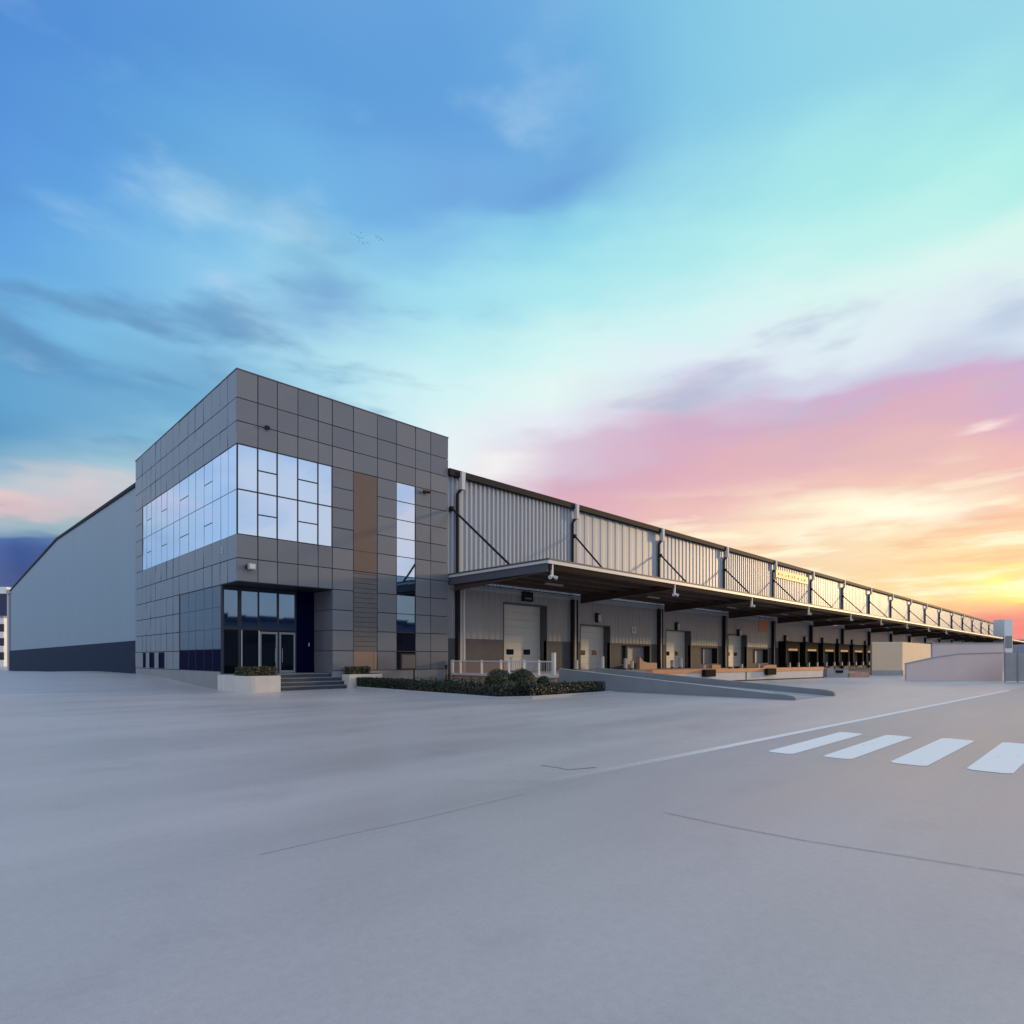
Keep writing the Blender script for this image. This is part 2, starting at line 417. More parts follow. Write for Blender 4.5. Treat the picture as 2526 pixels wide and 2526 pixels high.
# ground floor glazing on the side
f = MB(); gl = [2.4, 3.7, 5.1, 6.6, 7.9, 9.66]
for y in gl: f.box(.031, .068, y - .014, y + .014, .98, 5.72)
for z in (5.70, 4.54, 3.36, 2.24, 1.0):
    for k in range(5): f.box(.032, .066, gl[k] + .015, gl[k+1] - .015, z - .022, z + .022)
w = f.build('side_ground_window', M['frame_dark'], office)
for k in range(5):
    for z1, z0, m in ((5.70, 4.54, 'panel_blue'), (4.54, 3.36, 'panel_blue'), (3.36, 2.24, 'panel_blue'), (2.24, 1.0, 'navy_glass')):
        p = MB(); jig(p, [(.035, gl[k] + .02, z0), (.035, gl[k+1] - .02, z0), (.035, gl[k+1] - .02, z1), (.035, gl[k] + .02, z1)])
        p.build('glass_pane', M[m], w)
for (y0, y1) in ((12.83, 14.3), (15.27, 16.62), (17.5, 18.35)):
    f = MB()
    f.box(.004, .07, y0, y0 + .05, 1.02, 2.15); f.box(.004, .07, y1 - .05, y1, 1.02, 2.15)
    f.box(.006, .07, y0 + .051, y1 - .051, 1.02, 1.07); f.box(.006, .07, y0 + .051, y1 - .051, 2.10, 2.15)
    w = f.build('small_window', M['frame_dark'], office)
    p = MB(); p.face([(.05, y0 + .05, 1.07), (.05, y1 - .05, 1.07), (.05, y1 - .05, 2.1), (.05, y0 + .05, 2.1)])
    p.build('glass_pane', M['navy_glass'], w)
# entrance recess: floor, glazing, doors, side wall
FZ = .88; D = 2.3
b = MB(); b.box(.06, 5.38, .30, 2.41, -.5, FZ); b.build('entrance_floor', M['steptread'], office)
f = MB()
for x, hw in ((.10, .05), (.98, .09), (2.02, .03), (3.13, .05), (4.18, .04)):
    f.box(x - hw, x + hw, D - .06, D + .06, FZ, 5.69)
cells = [(.15, .89), (1.07, 1.99), (2.05, 3.08), (3.18, 4.14)]
for a, c in cells:
    f.box(a, c, D - .05, D + .05, 3.30, 3.48); f.box(a, c, D - .05, D + .05, 5.58, 5.68)
w = f.build('entrance_glazing', M['frame_dark'], office)
for i, (a, c) in enumerate(cells):
    p = MB(); jig(p, [(a, D, 3.45), (c, D, 3.45), (c, D, 5.6), (a, D, 5.6)], .006); p.build('glass_pane', M['dim_glass'], w)
    if i < 2:
        p = MB(); jig(p, [(a, D, FZ + .02), (c, D, FZ + .02), (c, D, 3.32), (a, D, 3.32)], .004); p.build('glass_pane', M['dark_glass'], w)
b = MB(); b.box(2.0, 2.05, D - .08, D - .062, FZ, 3.3); b.box(1.06, 1.10, D - .08, D - .062, FZ, 3.3)
b.build('glazing_bead', M['white_metal'], w)
for a, c in ((2.06, 3.07), (3.19, 4.13)):
    b = MB(); y0, y1 = D - .09, D - .03
    b.box(a, a + .09, y0, y1, FZ + .01, 3.24); b.box(c - .09, c, y0, y1, FZ + .01, 3.24)
    b.box(a + .091, c - .091, y0 + .002, y1, 3.12, 3.238); b.box(a + .091, c - .091, y0 + .002, y1, FZ + .012, FZ + .15)
    dr = b.build('entrance_door', M['frame_light'], office)
    p = MB(); p.face([(a + .08, D - .06, FZ + .14), (c - .08, D - .06, FZ + .14), (c - .08, D - .06, 3.13), (a + .08, D - .06, 3.13)])
    p.build('glass_pane', M['dark_glass'], dr)
    hx = c - .14 if a < 3 else a + .14
    p = MB(); p.tube((hx, D - .15, 1.5), (hx, D - .15, 2.3), .018); p.build('handle', M['pale_metal'], dr)
b = MB(); b.box(4.225, 5.36, D - .03, D + .06, FZ, 5.69); dp = b.build('dark_wall_panel', M['navy_glass'], office)
b = MB(); b.box(4.98, 5.03, D - .06, D - .031, 2.45, 2.66); b.build('intercom', M['white_metal'], dp)
rw = MB()
for z1, z0 in ((5.69, 4.54), (4.54, 3.36), (3.36, 2.17), (2.17, FZ)):
    for y0, y1 in ((.06, 1.2), (1.2, 2.26)):
        rw.box(5.33, 5.385, y0 + .015, y1 - .015, z0 + .015, z1 - .015, random.choice((0, 1, 2)))
rw.build('recess_cladding', PAN, office)

# fittings on the office walls
t = empty('floodlight', (.45, -.02, 6.47), 'white floodlight on the office corner above the entrance', 'light')
b = MB(); b.box(-.03, .03, -.18, 0, -.1, .1); b.box(-.03, .30, -.20, -.185, -.16, .16); b.build('bracket', M['frame_dark'], t)
b = MB(); b.box(-.0, .36, -.42, -.2, -.15, .17); h = b.build('lamp_housing', M['pale_metal'], t, bevel=.03)
b = MB(); b.box(.04, .32, -.43, -.421, -.10, .12); b.build('lens', M['white_metal'], h)
t = empty('security_camera', (11.85, 0, 12.55), 'small dark camera high on the office front near its right edge', 'camera')
b = MB(); b.box(-.06, .06, -.03, 0, -.06, .06); b.tube((0, -.03, 0), (0, -.2, 0), .03); b.build('mount', M['dark_metal'], t)
b = MB(); b.tube((-.24, -.24, -.02), (.24, -.24, .02), .10, 10); b.build('housing', M['dark_metal'], t)
t = empty('notice_lamp', (1.55, 0, 13.98), 'small dark lamp on the upper office panels left of the top joint', 'light')
b = MB(); b.box(-.05, .05, -.05, 0, -.05, .05); b.build('mount', M['dark_metal'], t)
b = MB(); b.extr([(-.05, -.08), (-.2, -.1), (-.2, .0), (-.05, .14)], 'x', -.1, .1); b.build('lamp_head', M['dark_metal'], t)
t = empty('address_plate', (0, 2.1, 7.55), 'small white plate on the office side wall under the mirrored band', 'sign')
b = MB(); b.box(-.03, -.002, -.09, .09, -.16, .16); b.build('plate', M['white_metal'], t)
b = MB(); b.box(-.04, -.031, -.03, .0, -.12, .12); b.build('numeral', M['frame_dark'], t)

# ------------------------------------------------------------------ warehouse
wh = empty('warehouse', (0, 0, 0), 'very long grey warehouse with ribbed cladding, plain gable and dock doors', 'building')
XE, YE, WY = 281.0, 115.0, .30
EZ, RIDGE, EZ2 = 14.45, 16.3, 14.25
PL = 3.1; DZ = .70
X0 = .35
def roofz(y):
    return EZ + (RIDGE - EZ) * y / 60 if y < 60 else RIDGE + (EZ2 - RIDGE) * (y - 60) / (YE - 60)
# gable: upper sheet in wide flat cassettes, plinth below
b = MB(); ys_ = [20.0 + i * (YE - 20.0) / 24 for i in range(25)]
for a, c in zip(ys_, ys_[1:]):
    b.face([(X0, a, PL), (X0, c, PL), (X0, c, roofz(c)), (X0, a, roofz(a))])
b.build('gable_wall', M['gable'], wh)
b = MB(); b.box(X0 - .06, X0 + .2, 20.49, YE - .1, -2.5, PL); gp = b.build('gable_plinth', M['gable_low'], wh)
b = MB(); b.box(X0 - .075, X0 - .061, 21.3, 22.9, 1.4, 2.4); b.build('vent', M['dark_metal'], gp)
b = MB()
b.extr([(19.5, roofz(19.5) - .05), (60, RIDGE - .05), (YE + .3, EZ2 - .05), (YE + .3, EZ2 + .22), (60, RIDGE + .22), (19.5, roofz(19.5) + .22)], 'x', X0 - .12, X0 + .5)
b.build('gable_verge', M['dark_metal'], wh)
b = MB(); b.tube((X0 - .25, YE - .6, -1.5), (X0 - .25, YE - .6, EZ2 - .4), .22, 8); b.box(X0 - .6, X0 + .1, YE - 1.1, YE - .1, EZ2 - .4, EZ2 + .3)
b.build('corner_downpipe', M['white_metal'], wh)
b = MB()
b.face([(X0 + .5, 0, EZ + .1), (XE, 0, EZ + .1), (XE, 60, RIDGE + .2), (X0 + .5, 60, RIDGE + .2)])
b.face([(X0 + .5, 60, RIDGE + .2), (XE, 60, RIDGE + .2), (XE, YE, EZ2 + .1), (X0 + .5, YE, EZ2 + .1)])
b.build('roof', M['fargrey'], wh)
b = MB(); b.face([(XE, WY, -1), (XE, YE, -1), (XE, YE, EZ2), (XE, 60, RIDGE), (XE, WY, EZ)]); b.face([(X0, YE, -2.5), (XE, YE, -2.5), (XE, YE, EZ2), (X0, YE, EZ2)])
b.build('rear_wall', M['clad_low'], wh)

posts = [14.9, 27.25, 40.6, 54.5, 68.4, 82.2, 96.5, 111.5, 126.4, 141.4, 156.5, 172.3, 188.5, 204.5, 221, 238.3, 255, 271]
# upper ribbed wall: one sheet per bay, ribs of a few slightly different gauges
edges = [13.6] + posts + [XE]
for i in range(len(edges) - 1):
    a, c = edges[i], edges[i+1]
    b = MB()
    per, dep = ((.42, .13), (.42, .13), (1.10, .04), (.74, .06), (.55, .12), (.62, .09))[i] if i < 6 else (.8, .05)
    b.corr(a, c, 7.0, 14.15, WY, per, dep)
    b.build('upper_wall', M['clad'], wh)
b = MB(); b.box(13.87, XE + .2, WY - .45, WY + .1, 14.15, 14.47); b.build('eaves_gutter', M['dark_metal'], wh)
b = MB(); b.box(13.87, XE + .2, WY - .40, WY + .4, 14.475, 14.60); b.build('eaves_flashing', M['dark_metal'], wh)
for i, x in enumerate(posts):
    b = MB(); b.box(x - .06, x + .14, WY - .26, WY - .02, 7.2, 13.4); o = b.build('pilaster', M['pale_metal'], wh)
    b = MB(); b.tube((x - .24, WY - .25, 7.2), (x - .24, WY - .25, 13.0), .10, 8)
    b.tube((x - .24, WY - .25, 13.0), (x + .0, WY - .38, 13.35), .10, 8); b.build('downpipe', M['dark_metal'], o)
    b = MB(); b.extr([(x - .10, 13.3), (x + .16, 13.3), (x + .20, 14.5), (x - .14, 14.5)], 'y', WY - .62, WY - .28); b.build('hopper', M['white_metal'], o)

# lower wall with doors
doors = [(19.30, 24.02, 5.85), (28.33, 32.49, 4.56), (42.04, 46.94, 4.56), (55.76, 60.67, 4.52)]
hatch = [(34.24, 39.0, 1.15, 2.95), (49.2, 53.0, 1.1, 2.9), (62.4, 67.0, 1.1, 2.9)]
low = MB(); pli = MB()
cur = 13.6
for a, c, zt in doors:
    low.corr(cur, a, PL, 6.95, WY, .55, .03)
    low.corr(a, c, zt, 6.95, WY, .55, .03)
    cur = c
low.corr(cur, XE, PL, 6.95, WY, .75, .03)
low.build('lower_wall', M['clad_low'], wh)
cur = 13.6; ops = sorted([(a, c, None, None) for a, c, _ in doors] + hatch)
for a, c, z0, z1 in ops:
    pli.box(cur, a, WY - .05, WY + .25, -1, PL)
    if z0 is not None:
        pli.box(a, c, WY - .05, WY + .25, -1, z0); pli.box(a, c, WY - .05, WY + .25, z1, PL)
    cur = c
pli.box(cur, XE, WY - .05, WY + .25, -1, PL)
pli.build('front_plinth', M['wall_plinth'], wh)
b = MB(); b.box(13.6, XE, WY - .07, WY + .02, 6.55, 6.75); b.build('canopy_ledger', M['pale_metal'], wh)
DW = [(19.98, 20.75, 21.78, 22.65)]
for i, (a, c, zt) in enumerate(doors):
    dd = .72
    fm = MB()
    fm.box(a - .06, a, WY - .07, WY + dd, DZ, zt); fm.box(c, c + .06, WY - .07, WY + dd, DZ, zt); fm.box(a - .06, c + .06, WY - .07, WY + dd, zt, zt + .07)
    lf_ = MB(); n = 9 if i == 0 else 7; hh = (zt - DZ) / n
    for k in range(n): lf_.box(a + .002, c - .002, WY + dd - .06 + (.006 if k % 2 else 0), WY + dd + .02, DZ + k * hh + .006, DZ + (k + 1) * hh - .006)
    o = lf_.build('sectional_door', M['door'], wh)
    fm.build('door_frame', M['reveal'], o)
    L_ = c - a
    for q in (.20, .59):
        xw = a + L_ * q
        b = MB(); b.box(xw, xw + L_ * .16, WY + dd - .085, WY + dd - .062, 2.0, 2.42); b.build('vision_panel', M['dark_glass'], o, bevel=.04)
for (a, c, z0, z1) in hatch:
    b = MB(); b.box(a + .002, c - .002, WY + .60, WY + .66, z0, z1); o = b.build('dock_hatch', M['clad_low'], wh)
    b = MB(); b.box(a, a + .05, WY - .07, WY + .6, z0, z1); b.box(c - .05, c, WY - .07, WY + .6, z0, z1); b.box(a + .051, c - .051, WY - .07, WY + .6, z1 - .05, z1)
    b.build('hatch_frame', M['dark_metal'], o)
    b = MB(); m_ = a + (c - a) * .33
    b.box(m_ - .5, m_ - .06, WY + .56, WY + .598, z0, z1 - .06); b.box(m_ - .05, m_ + .12, WY + .30, WY + .598, z0, z1 - .06, 1)
    b.build('hatch_post', [M['dark_metal'], M['pale_metal']], o)
for x in posts[0:1] + posts[1:]:
    b = MB(); b.box(x - .28, x - .10, WY - .40, WY - .06, DZ if x < 44 else -.2, 6.6); o = b.build('wall_column', M['dark_metal'], wh)
    b = MB(); b.box(x - .05, x + .17, WY - .33, WY - .08, DZ if x < 44 else -.2, 6.6); b.build('column_casing', M['pale_metal'], o)
    b = MB(); b.tube((x + .36, WY - .26, DZ if x < 44 else -.2), (x + .36, WY - .26, 6.6), .085, 8); b.build('rain_pipe', M['dark_metal'] if x > 16 else M['white_metal'], o)

# ------------------------------------------------------------------ canopy
cp = empty('loading_canopy', (14, 0, 7), 'long dark flat canopy hung by rods along the warehouse front', 'canopy')
cp_inv = Vector((-14, 0, -7))
def cpart(b, name, m, parent=None): 
    return b.build(name, m, parent or cp, loc=cp_inv if (parent is None) else (0, 0, 0))
CX0, CX1, CY = 13.95, 279.0, -9.0
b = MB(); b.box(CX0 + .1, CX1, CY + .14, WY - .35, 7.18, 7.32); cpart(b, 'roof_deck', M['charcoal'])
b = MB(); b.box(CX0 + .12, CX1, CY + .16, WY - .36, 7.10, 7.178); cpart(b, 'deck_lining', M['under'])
b = MB()
b.box(CX0 - .04, CX1, CY - .04, CY + .12, 7.36, 7.46); b.box(CX0 - .04, CX0 + .10, CY + .121, WY - .1, 7.36, 7.46)
cpart(b, 'top_flashing', M['charcoal'])
b = MB(); b.box(CX0 - .02, CX1, CY - .02, CY + .1, 7.16, 7.355); b.box(CX0 - .02, CX0 + .09, CY + .101, WY - .1, 7.20, 7.355)
cpart(b, 'edge_trim', M['trim'])
b = MB(); b.box(CX0 + .05, CX0 + .10, CY + .12, -4.52, 6.72, 7.198); b.box(CX0 + .05, CX0 + .10, -4.50, WY - .1, 6.72, 7.198)
cpart(b, 'end_fascia', M['charcoal'])
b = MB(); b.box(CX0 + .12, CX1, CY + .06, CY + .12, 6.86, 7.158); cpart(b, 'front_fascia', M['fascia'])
beams = [14.25, 27.8, 41.0, 54.9, 69.0] + posts[5:]
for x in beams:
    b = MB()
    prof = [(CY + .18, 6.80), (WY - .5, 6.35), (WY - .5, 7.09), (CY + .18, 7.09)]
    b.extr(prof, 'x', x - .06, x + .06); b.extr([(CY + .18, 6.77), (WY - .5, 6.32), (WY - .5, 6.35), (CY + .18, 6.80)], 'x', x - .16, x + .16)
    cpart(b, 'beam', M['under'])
for y in (-7.2, -5.4, -3.6, -1.8):
    b = MB(); b.box(CX0 + .13, CX1, y - .05, y + .05, 6.88, 7.098); cpart(b, 'purlin', M['under'])
rods = [14.15] + posts[1:]
for i, x in enumerate(rods):
    ye = -5.7 if i == 0 else -4.3
    b = MB(); b.tube((x, WY - .3, 11.92), (x, ye, 7.40), .075, 8); b.box(x - .12, x + .12, ye - .2, ye + .2, 7.33, 7.42); b.box(x - .1, x + .1, WY - .42, WY - .1, 11.75, 12.05)
    cpart(b, 'tie_rod', M['dark_metal'])
for i, x in enumerate((19.5, 32.0, 46.5, 60.0, 75.0, 90.0, 104.0)):
    b = MB(); b.box(x - .9, x + .9, -4.6, -4.45, 6.76, 6.87); cpart(b, 'strip_light', M['pale_metal'])
ordn = ['nearest', 'second', 'third', 'fourth', 'fifth', 'sixth', 'seventh', 'eighth', 'ninth', 'tenth']
for i, x in enumerate(beams[:9]):
    lab = 'white twin spot lamp under the canopy edge, ' + ('at the near corner' if i == 0 else ordn[i] + ' from the near corner')
    t = empty('spot_lamp', (x + .1, CY + .1, 6.86), lab, 'lamp', 'spot lamps under the canopy edge')
    b = MB(); b.box(-.06, .06, -.06, .06, -.36, .34); b.build('bracket', M['white_metal'], t)
    for s in (-1, 1):
        b = MB(); b.tube((s * .05, 0, -.38), (s * .30, -.12, -.50), .07, 8, r1=.12); b.build('lamp_head', M['white_metal'], t)

# sign boards
t = empty('sign_board', (69.3, WY - .12, 12.5), 'long yellow sign board with illegible dark lettering on the upper wall', 'sign')
b = MB(); b.box(0, 11.6, -.08, 0, 0, 1.05); b.build('board', M['signyellow'], t)
b = MB()
for k in range(9):
    x = .8 + k * 1.15 + random.uniform(-.15, .15)
    b.box(x, x + random.uniform(.15, .4), -.1, -.081, .35, .35 + random.uniform(.18, .45))
b.build('lettering', M['dark_metal'], t)
b = MB(); b.box(-.15, -.01, -.1, 0, -.3, 1.3); b.build('edge_post', M['frame_dark'], t)
t = empty('hanging_sign', (57.6, -3.0, 4.75), 'square orange sign hanging under the canopy above the fourth door', 'sign', rz=R(-32))
b = MB(); b.box(-.62, .62, -.05, .05, 0, 1.35); b.build('board', M['signorange'], t)
b = MB(); b.tube((-.4, 0, 1.35), (-.4, 0, 2.1), .02); b.tube((.4, 0, 1.35), (.4, 0, 2.1), .02); b.build('hanger', M['dark_metal'], t)
b = MB()
for k in range(4): b.box(-.5, .5, -.06, -.051, .2 + k * .28, .24 + k * .28)
b.build('marking', M['stepconc'], t)
x = 35.35 + .9
t = empty('bay_sign', (x, WY - .05, 4.1), 'small white bay sign on the wall between the second and third doors', 'sign')
b = MB(); b.box(-.33, .33, -.05, 0, 0, .58); b.build('plate', M['white_metal'], t)
b = MB(); b.box(-.12, -.05, -.06, -.051, .14, .44); b.box(-.049, .08, -.06, -.051, .37, .44); b.box(.02, .08, -.06, -.051, .14, .369); b.build('numeral', M['frame_dark'], t)
t = empty('door_display', (21.7, WY - .04, 6.0), 'dark box sign directly above the tall first door', 'sign')
b = MB(); b.box(-.55, .55, -.22, 0, .1, .82); b.build('housing', M['dark_metal'], t)
b = MB(); b.box(-.35, .35, -.235, -.221, .28, .36); b.build('lettering', M['frame_light'], t)
lampx = [(30.6, 5.25, 'above the second door'), (44.0, 5.0, 'above the third door'), (58.4, 4.75, 'above the fourth door')]
shel = [(70.4, 75.4), (77.5, 82.7), (84.75, 90.2), (91.9, 97.3), (99.2, 105.0), (106.7, 112.6)]
for k, (a, c) in enumerate(shel): lampx.append(((a + c) / 2 - .2, 4.45, 'above the ' + ('first', 'second', 'third', 'fourth', 'fifth', 'sixth')[k] + ' black dock shelter'))
for x, z, w in lampx:
    s = 1 if x < 50 else 1.5
    t = empty('wall_lamp', (x, WY - .04, z), 'small wall lamp with white lens on the wall ' + w, 'lamp', 'wall lamps above the doors')
    b = MB(); b.box(-.28 * s, .22 * s, -.16, 0, -.4, .42); b.build('housing', M['dark_metal'], t)
    b = MB(); b.box(-.08 * s, .24 * s, -.30, -.161, -.36, .30); b.build('lens', M['white_metal'], t, bevel=.05)

# ------------------------------------------------------------------ dock, ramp, railing
dk = empty('loading_dock', (14.2, 0, 0), 'raised concrete loading dock below the canopy with sunset-tinted edge band', 'dock')
inv = (-14.2, 0, 0)
poly = [(14.2, WY - .06), (14.2, -9.6), (18.5, -9.6), (22.5, -10.4), (44.6, -13.7), (44.6, WY - .06)]
b = MB(); b.prism(poly, -.5, DZ); b.build('platform', M['white_conc'], dk, loc=inv)
def along(x): return -10.4 + (x - 22.5) * (-3.3) / 22.1
b = MB()
b.prism([(22.5, along(22.5) - .05), (44.6, along(44.6) - .05), (44.6, along(44.6) + .5), (22.5, along(22.5) + .5)], DZ + .001, DZ + .26)
b.build('edge_band', M['orange'], dk, loc=inv)
b = MB(); b.prism([(22.5, along(22.5) - .015), (44.63, along(44.63) - .015), (44.63, along(44.63) + .3), (22.5, along(22.5) + .3)], -.3, .09); b.build('base_strip', M['dark_metal'], dk, loc=inv)
b = MB(); b.prism([(33.0, along(33) - .012), (33.12, along(33.12) - .012), (33.12, along(33.12) + .2), (33.0, along(33.0) + .2)], .09, DZ - .004); b.build('expansion_joint', M['dark_metal'], dk, loc=inv)
for x in (27.6, 35.4):
    b = MB(); b.prism([(x, along(x) - .34), (x + 1.25, along(x + 1.25) - .34), (x + 1.25, along(x + 1.25) - .06), (x, along(x) - .06)], .42, .93)
    b.build('bumper', M['rubber'], dk, loc=inv, bevel=.05)
# low blocks where the dock levellers begin
A, B = ground_xy(2040, 1671), ground_xy(2093, 1671)
t = empty('leveller_plinth', (*A, 0), 'low grey concrete plinth just past the end of the dock', 'plinth')
dv = Vector((B[0] - A[0], B[1] - A[1])); ang = math.atan2(dv.y, dv.x); ln_ = dv.length
b = MB(); b.extr([(0, -.3), (ln_, -.3), (ln_, .75), (ln_ * .8, .75), (ln_ * .75, .45), (ln_ * .38, .45), (ln_ * .3, .8), (0, .8)], 'y', 0, 1.6)
b.build('block', M['concrete'], t, rz=ang)
b = MB(); b.box(ln_ * .4, ln_ * .72, -.12, -.005, .42, .62); b.build('buffer', M['rubber'], t, rz=ang)
A, B = ground_xy(2096, 1671), ground_xy(2146, 1671)
t = empty('leveller_plinth', (*A, 0), 'low sunset-tinted plinth between the grey plinth and the beige enclosure', 'plinth')
b = MB(); b.extr([(0, -.3), (ln_ * .9, -.3), (ln_ * .9, .42), (ln_ * .55, .36), (ln_ * .45, .5), (0, .42)], 'y', 0, 1.6); b.build('block', M['stepconc'], t, rz=ang)

rp = empty('ramp', (14.17, -9.6, 0), 'concrete vehicle ramp with low side walls rising to the dock', 'ramp')
RY0, RY1 = -9.62, -22.4
def rz_(y, za, zb): return za + (zb - za) * (RY0 - y) / (RY0 - RY1)
inv = (-14.17, 9.6, 0)
b = MB(); n = 20
for i in range(n):
    a = RY0 + (RY1 - RY0) * i / n; c = RY0 + (RY1 - RY0) * (i + 1) / n
    b.face([(14.3, c, rz_(c, DZ, .012)), (18.3, c, rz_(c, DZ, .012)), (18.3, a, rz_(a, DZ, .012)), (14.3, a, rz_(a, DZ, .012))])
b.build('ramp_surface', M['concrete'], rp, loc=inv)
def sidewall(x0, x1, y0, y1, za, zb, m, mc):
    prof = [(y0, -.4), (y0, za)]
    k = 8
    for i in range(k + 1):
        q = i / k; yy = y0 + (y1 + .9 - y0) * q; prof.append((yy, za + (zb - za) * q))
    for a in (30, 60, 90):
        prof.append((y1 + .9 - .9 * math.sin(R(a)), zb - .16 * (1 - math.cos(R(a)))))
    prof.append((y1, -.4))
    b = MB(); b.extr(prof, 'x', x0, x1); o = b.build('side_wall', m, rp, loc=inv, bevel=.02)
    b = MB()
    for i in range(k):
        q0, q1 = i / k, (i + 1) / k
        ya, yb = y0 + (y1 + .9 - y0) * q0, y0 + (y1 + .9 - y0) * q1
        za_, zb_ = za + (zb - za) * q0 + .004, za + (zb - za) * q1 + .004
        b.face([(x0 + .02, yb, zb_), (x1 - .02, yb, zb_), (x1 - .02, ya, za_), (x0 + .02, ya, za_)])
    b.build('wall_coping', mc, o)
sidewall(14.12, 14.36, RY0, -22.5, 1.15, .24, M['concrete_d'], M['white_conc'])
sidewall(18.25, 18.50, -9.0, -22.7, 1.15, .30, M['concrete_d'], M['concrete'])

rl = empty('railing', (14.0, -.2, DZ), 'white metal railing with wire infill along the left end of the dock', 'railing')
inv = (-14.0, .2, -DZ)
ry = [-.25, -1.1, -3.2, -5.0, -5.7, -7.0, -8.2, -9.35]
hz_ = [1.6, 1.55, 1.55, 1.55, 1.6, 1.6, 1.6, 1.6]
for i, y in enumerate(ry):
    top = 1.62
    if i == 7: top = 2.05
    b = MB(); w_ = .10 if i in (0, 7) else .035
    b.box(13.97 - .05, 14.05 + .03, y - w_, y + w_, DZ + .02, top); b.build('post', M['white_metal'], rl, loc=inv)
b = MB(); b.box(13.94, 14.04, -9.2, -.36, 1.50, 1.58); b.build('top_rail', M['white_metal'], rl, loc=inv)
b = MB(); b.box(13.93, 14.05, -9.45, -.2, DZ - .09, DZ + .05); b.build('bottom_rail', M['white_metal'], rl, loc=inv)
for i in range(len(ry) - 1):
    a, c = ry[i + 1] + .14, ry[i] - .14
    if c - a < .3: continue
    b = MB()
    k = max(2, int((c - a) / (.08 if i < 4 else .15)))
    for q in range(k):
        y = a + (c - a) * (q + .5) / k
        b.box(13.99, 14.005, y - (.024 if i < 4 else .014), y + (.024 if i < 4 else .014), DZ + .06, 1.495)
    b.build('infill_panel', M['infill'] if i < 4 else M['pale_metal'], rl, loc=inv)
b = MB(); b.box(14.06, 14.19, -9.55, -.1, .35, .62); b.build('edge_beam', M['stepconc'], dk, loc=(-14.2, 0, 0))

# bollards and dock steps
bol = [(19.1, -.75, 1.75, 'beside the left jamb of the tall first door'), (27.55, -2.6, 1.85, 'left of the second door'), (33.1, -1.0, 1.7, 'right of the second door'), (34.1, -1.0, 1.45, 'next to the sunset-tinted steps by the second door'),
       (41.6, -.7, 1.5, 'left of the third door'), (42.6, -1.0, 1.75, 'in front of the third door'), (48.0, -.7, 1.75, 'right of the third door'),
       (54.9, -.6, 1.45, 'left of the fourth door'), (56.6, -.9, 1.75, 'in front of the fourth door'), (61.5, -.8, 1.75, 'right of the fourth door'), (26.2, -1.0, 1.55, 'by the dark column after the first door')]
for x, y, h, w in bol:
    zb = DZ if x < 44.5 else -.05
    t = empty('bollard', (x, y, zb), 'pale guard post standing ' + w, 'bollard', 'guard posts by the dock doors')
    b = MB(); r = .16 if x < 40 else .2
    b.tube((0, 0, 0), (0, 0, h - DZ), r, 12); b.tube((0, 0, h - DZ), (0, 0, h - DZ + .05), r, 12, r1=r * .5); b.build('post', M['white_metal'], t, smooth=False)
    b = MB(); b.tube((0, 0, .02), (0, 0, .14), r + .006, 12); b.build('band', M['frame_dark'], t)
for x0, y0, w, lab in ((34.9, -1.3, 'a', 'sloping sunset-tinted concrete upstand beside the second door hatch'), (49.3, -1.0, 'b', 'stepped sunset-tinted concrete block right of the third door'), (62.6, -1.0, 'c', 'low sunset-tinted concrete block right of the fourth door')):
    zb = DZ if x0 < 44 else 0
    t = empty('dock_steps', (x0, y0, zb), lab, 'steps')
    b = MB()
    if w == 'a': prof = [(0, 0), (2.9, 0), (2.9, .58), (1.3, .62), (.55, .75), (.05, 1.15), (0, 1.15)]
    elif w == 'b': prof = [(0, 0), (3.6, 0), (3.6, .62), (2.0, .62), (2.0, 1.0), (0, 1.0)]
    else: prof = [(0, 0), (4.0, 0), (4.0, .85), (1.6, .9), (0, .75)]
    b.extr(prof, 'y', 0, .35); b.build('upstand', M['stepconc'], t)
    b = MB()
    for k in range(3): b.box(.6 + k * .5, 1.1 + k * .5, .36, 1.1, 0, .55 - k * .18)
    b.build('tread', M['concrete'], t)

# dock shelters
for k, (a, c) in enumerate(shel):
    t = empty('dock_shelter', (a, WY - .06, 0), 'black padded dock shelter on the warehouse wall, ' + ('first', 'second', 'third', 'fourth', 'fifth', 'sixth')[k] + ' from the near end', 'dock shelter', 'black dock shelters along the wall')
    W_ = c - a; top = 4.0; dp_ = .95
    b = MB(); b.box(0, .55, -dp_, 0, .5, top); b.build('side_pad', M['rubber'], t, bevel=.08)
    b = MB(); b.box(W_ - .55, W_, -dp_, 0, .5, top); b.build('side_pad', M['rubber'], t, bevel=.08)
    b = MB(); b.box(.551, W_ - .551, -dp_, 0, top - 1.35, top - .01); o = b.build('head_curtain', M['curtain'] if k in (0, 1, 3) else M['rubber'], t)
    b = MB(); b.box(.9, W_ - .9, -dp_ - .02, -dp_ - .001, top - 1.25, top - 1.0); b.build('warning_strip', M['infill'], o)
    b = MB(); b.box(.551, W_ - .551, -.12, -.005, .6, top - 1.351); b.build('door_leaf', M['wall_plinth'] if k > 1 else M['frame_dark'], t)
    for s in (.75, W_ - 1.05):
        b = MB(); b.box(s, s + .3, -1.2, -dp_ - .02, .5, 1.1); b.build('buffer', M['pale_metal'], t)

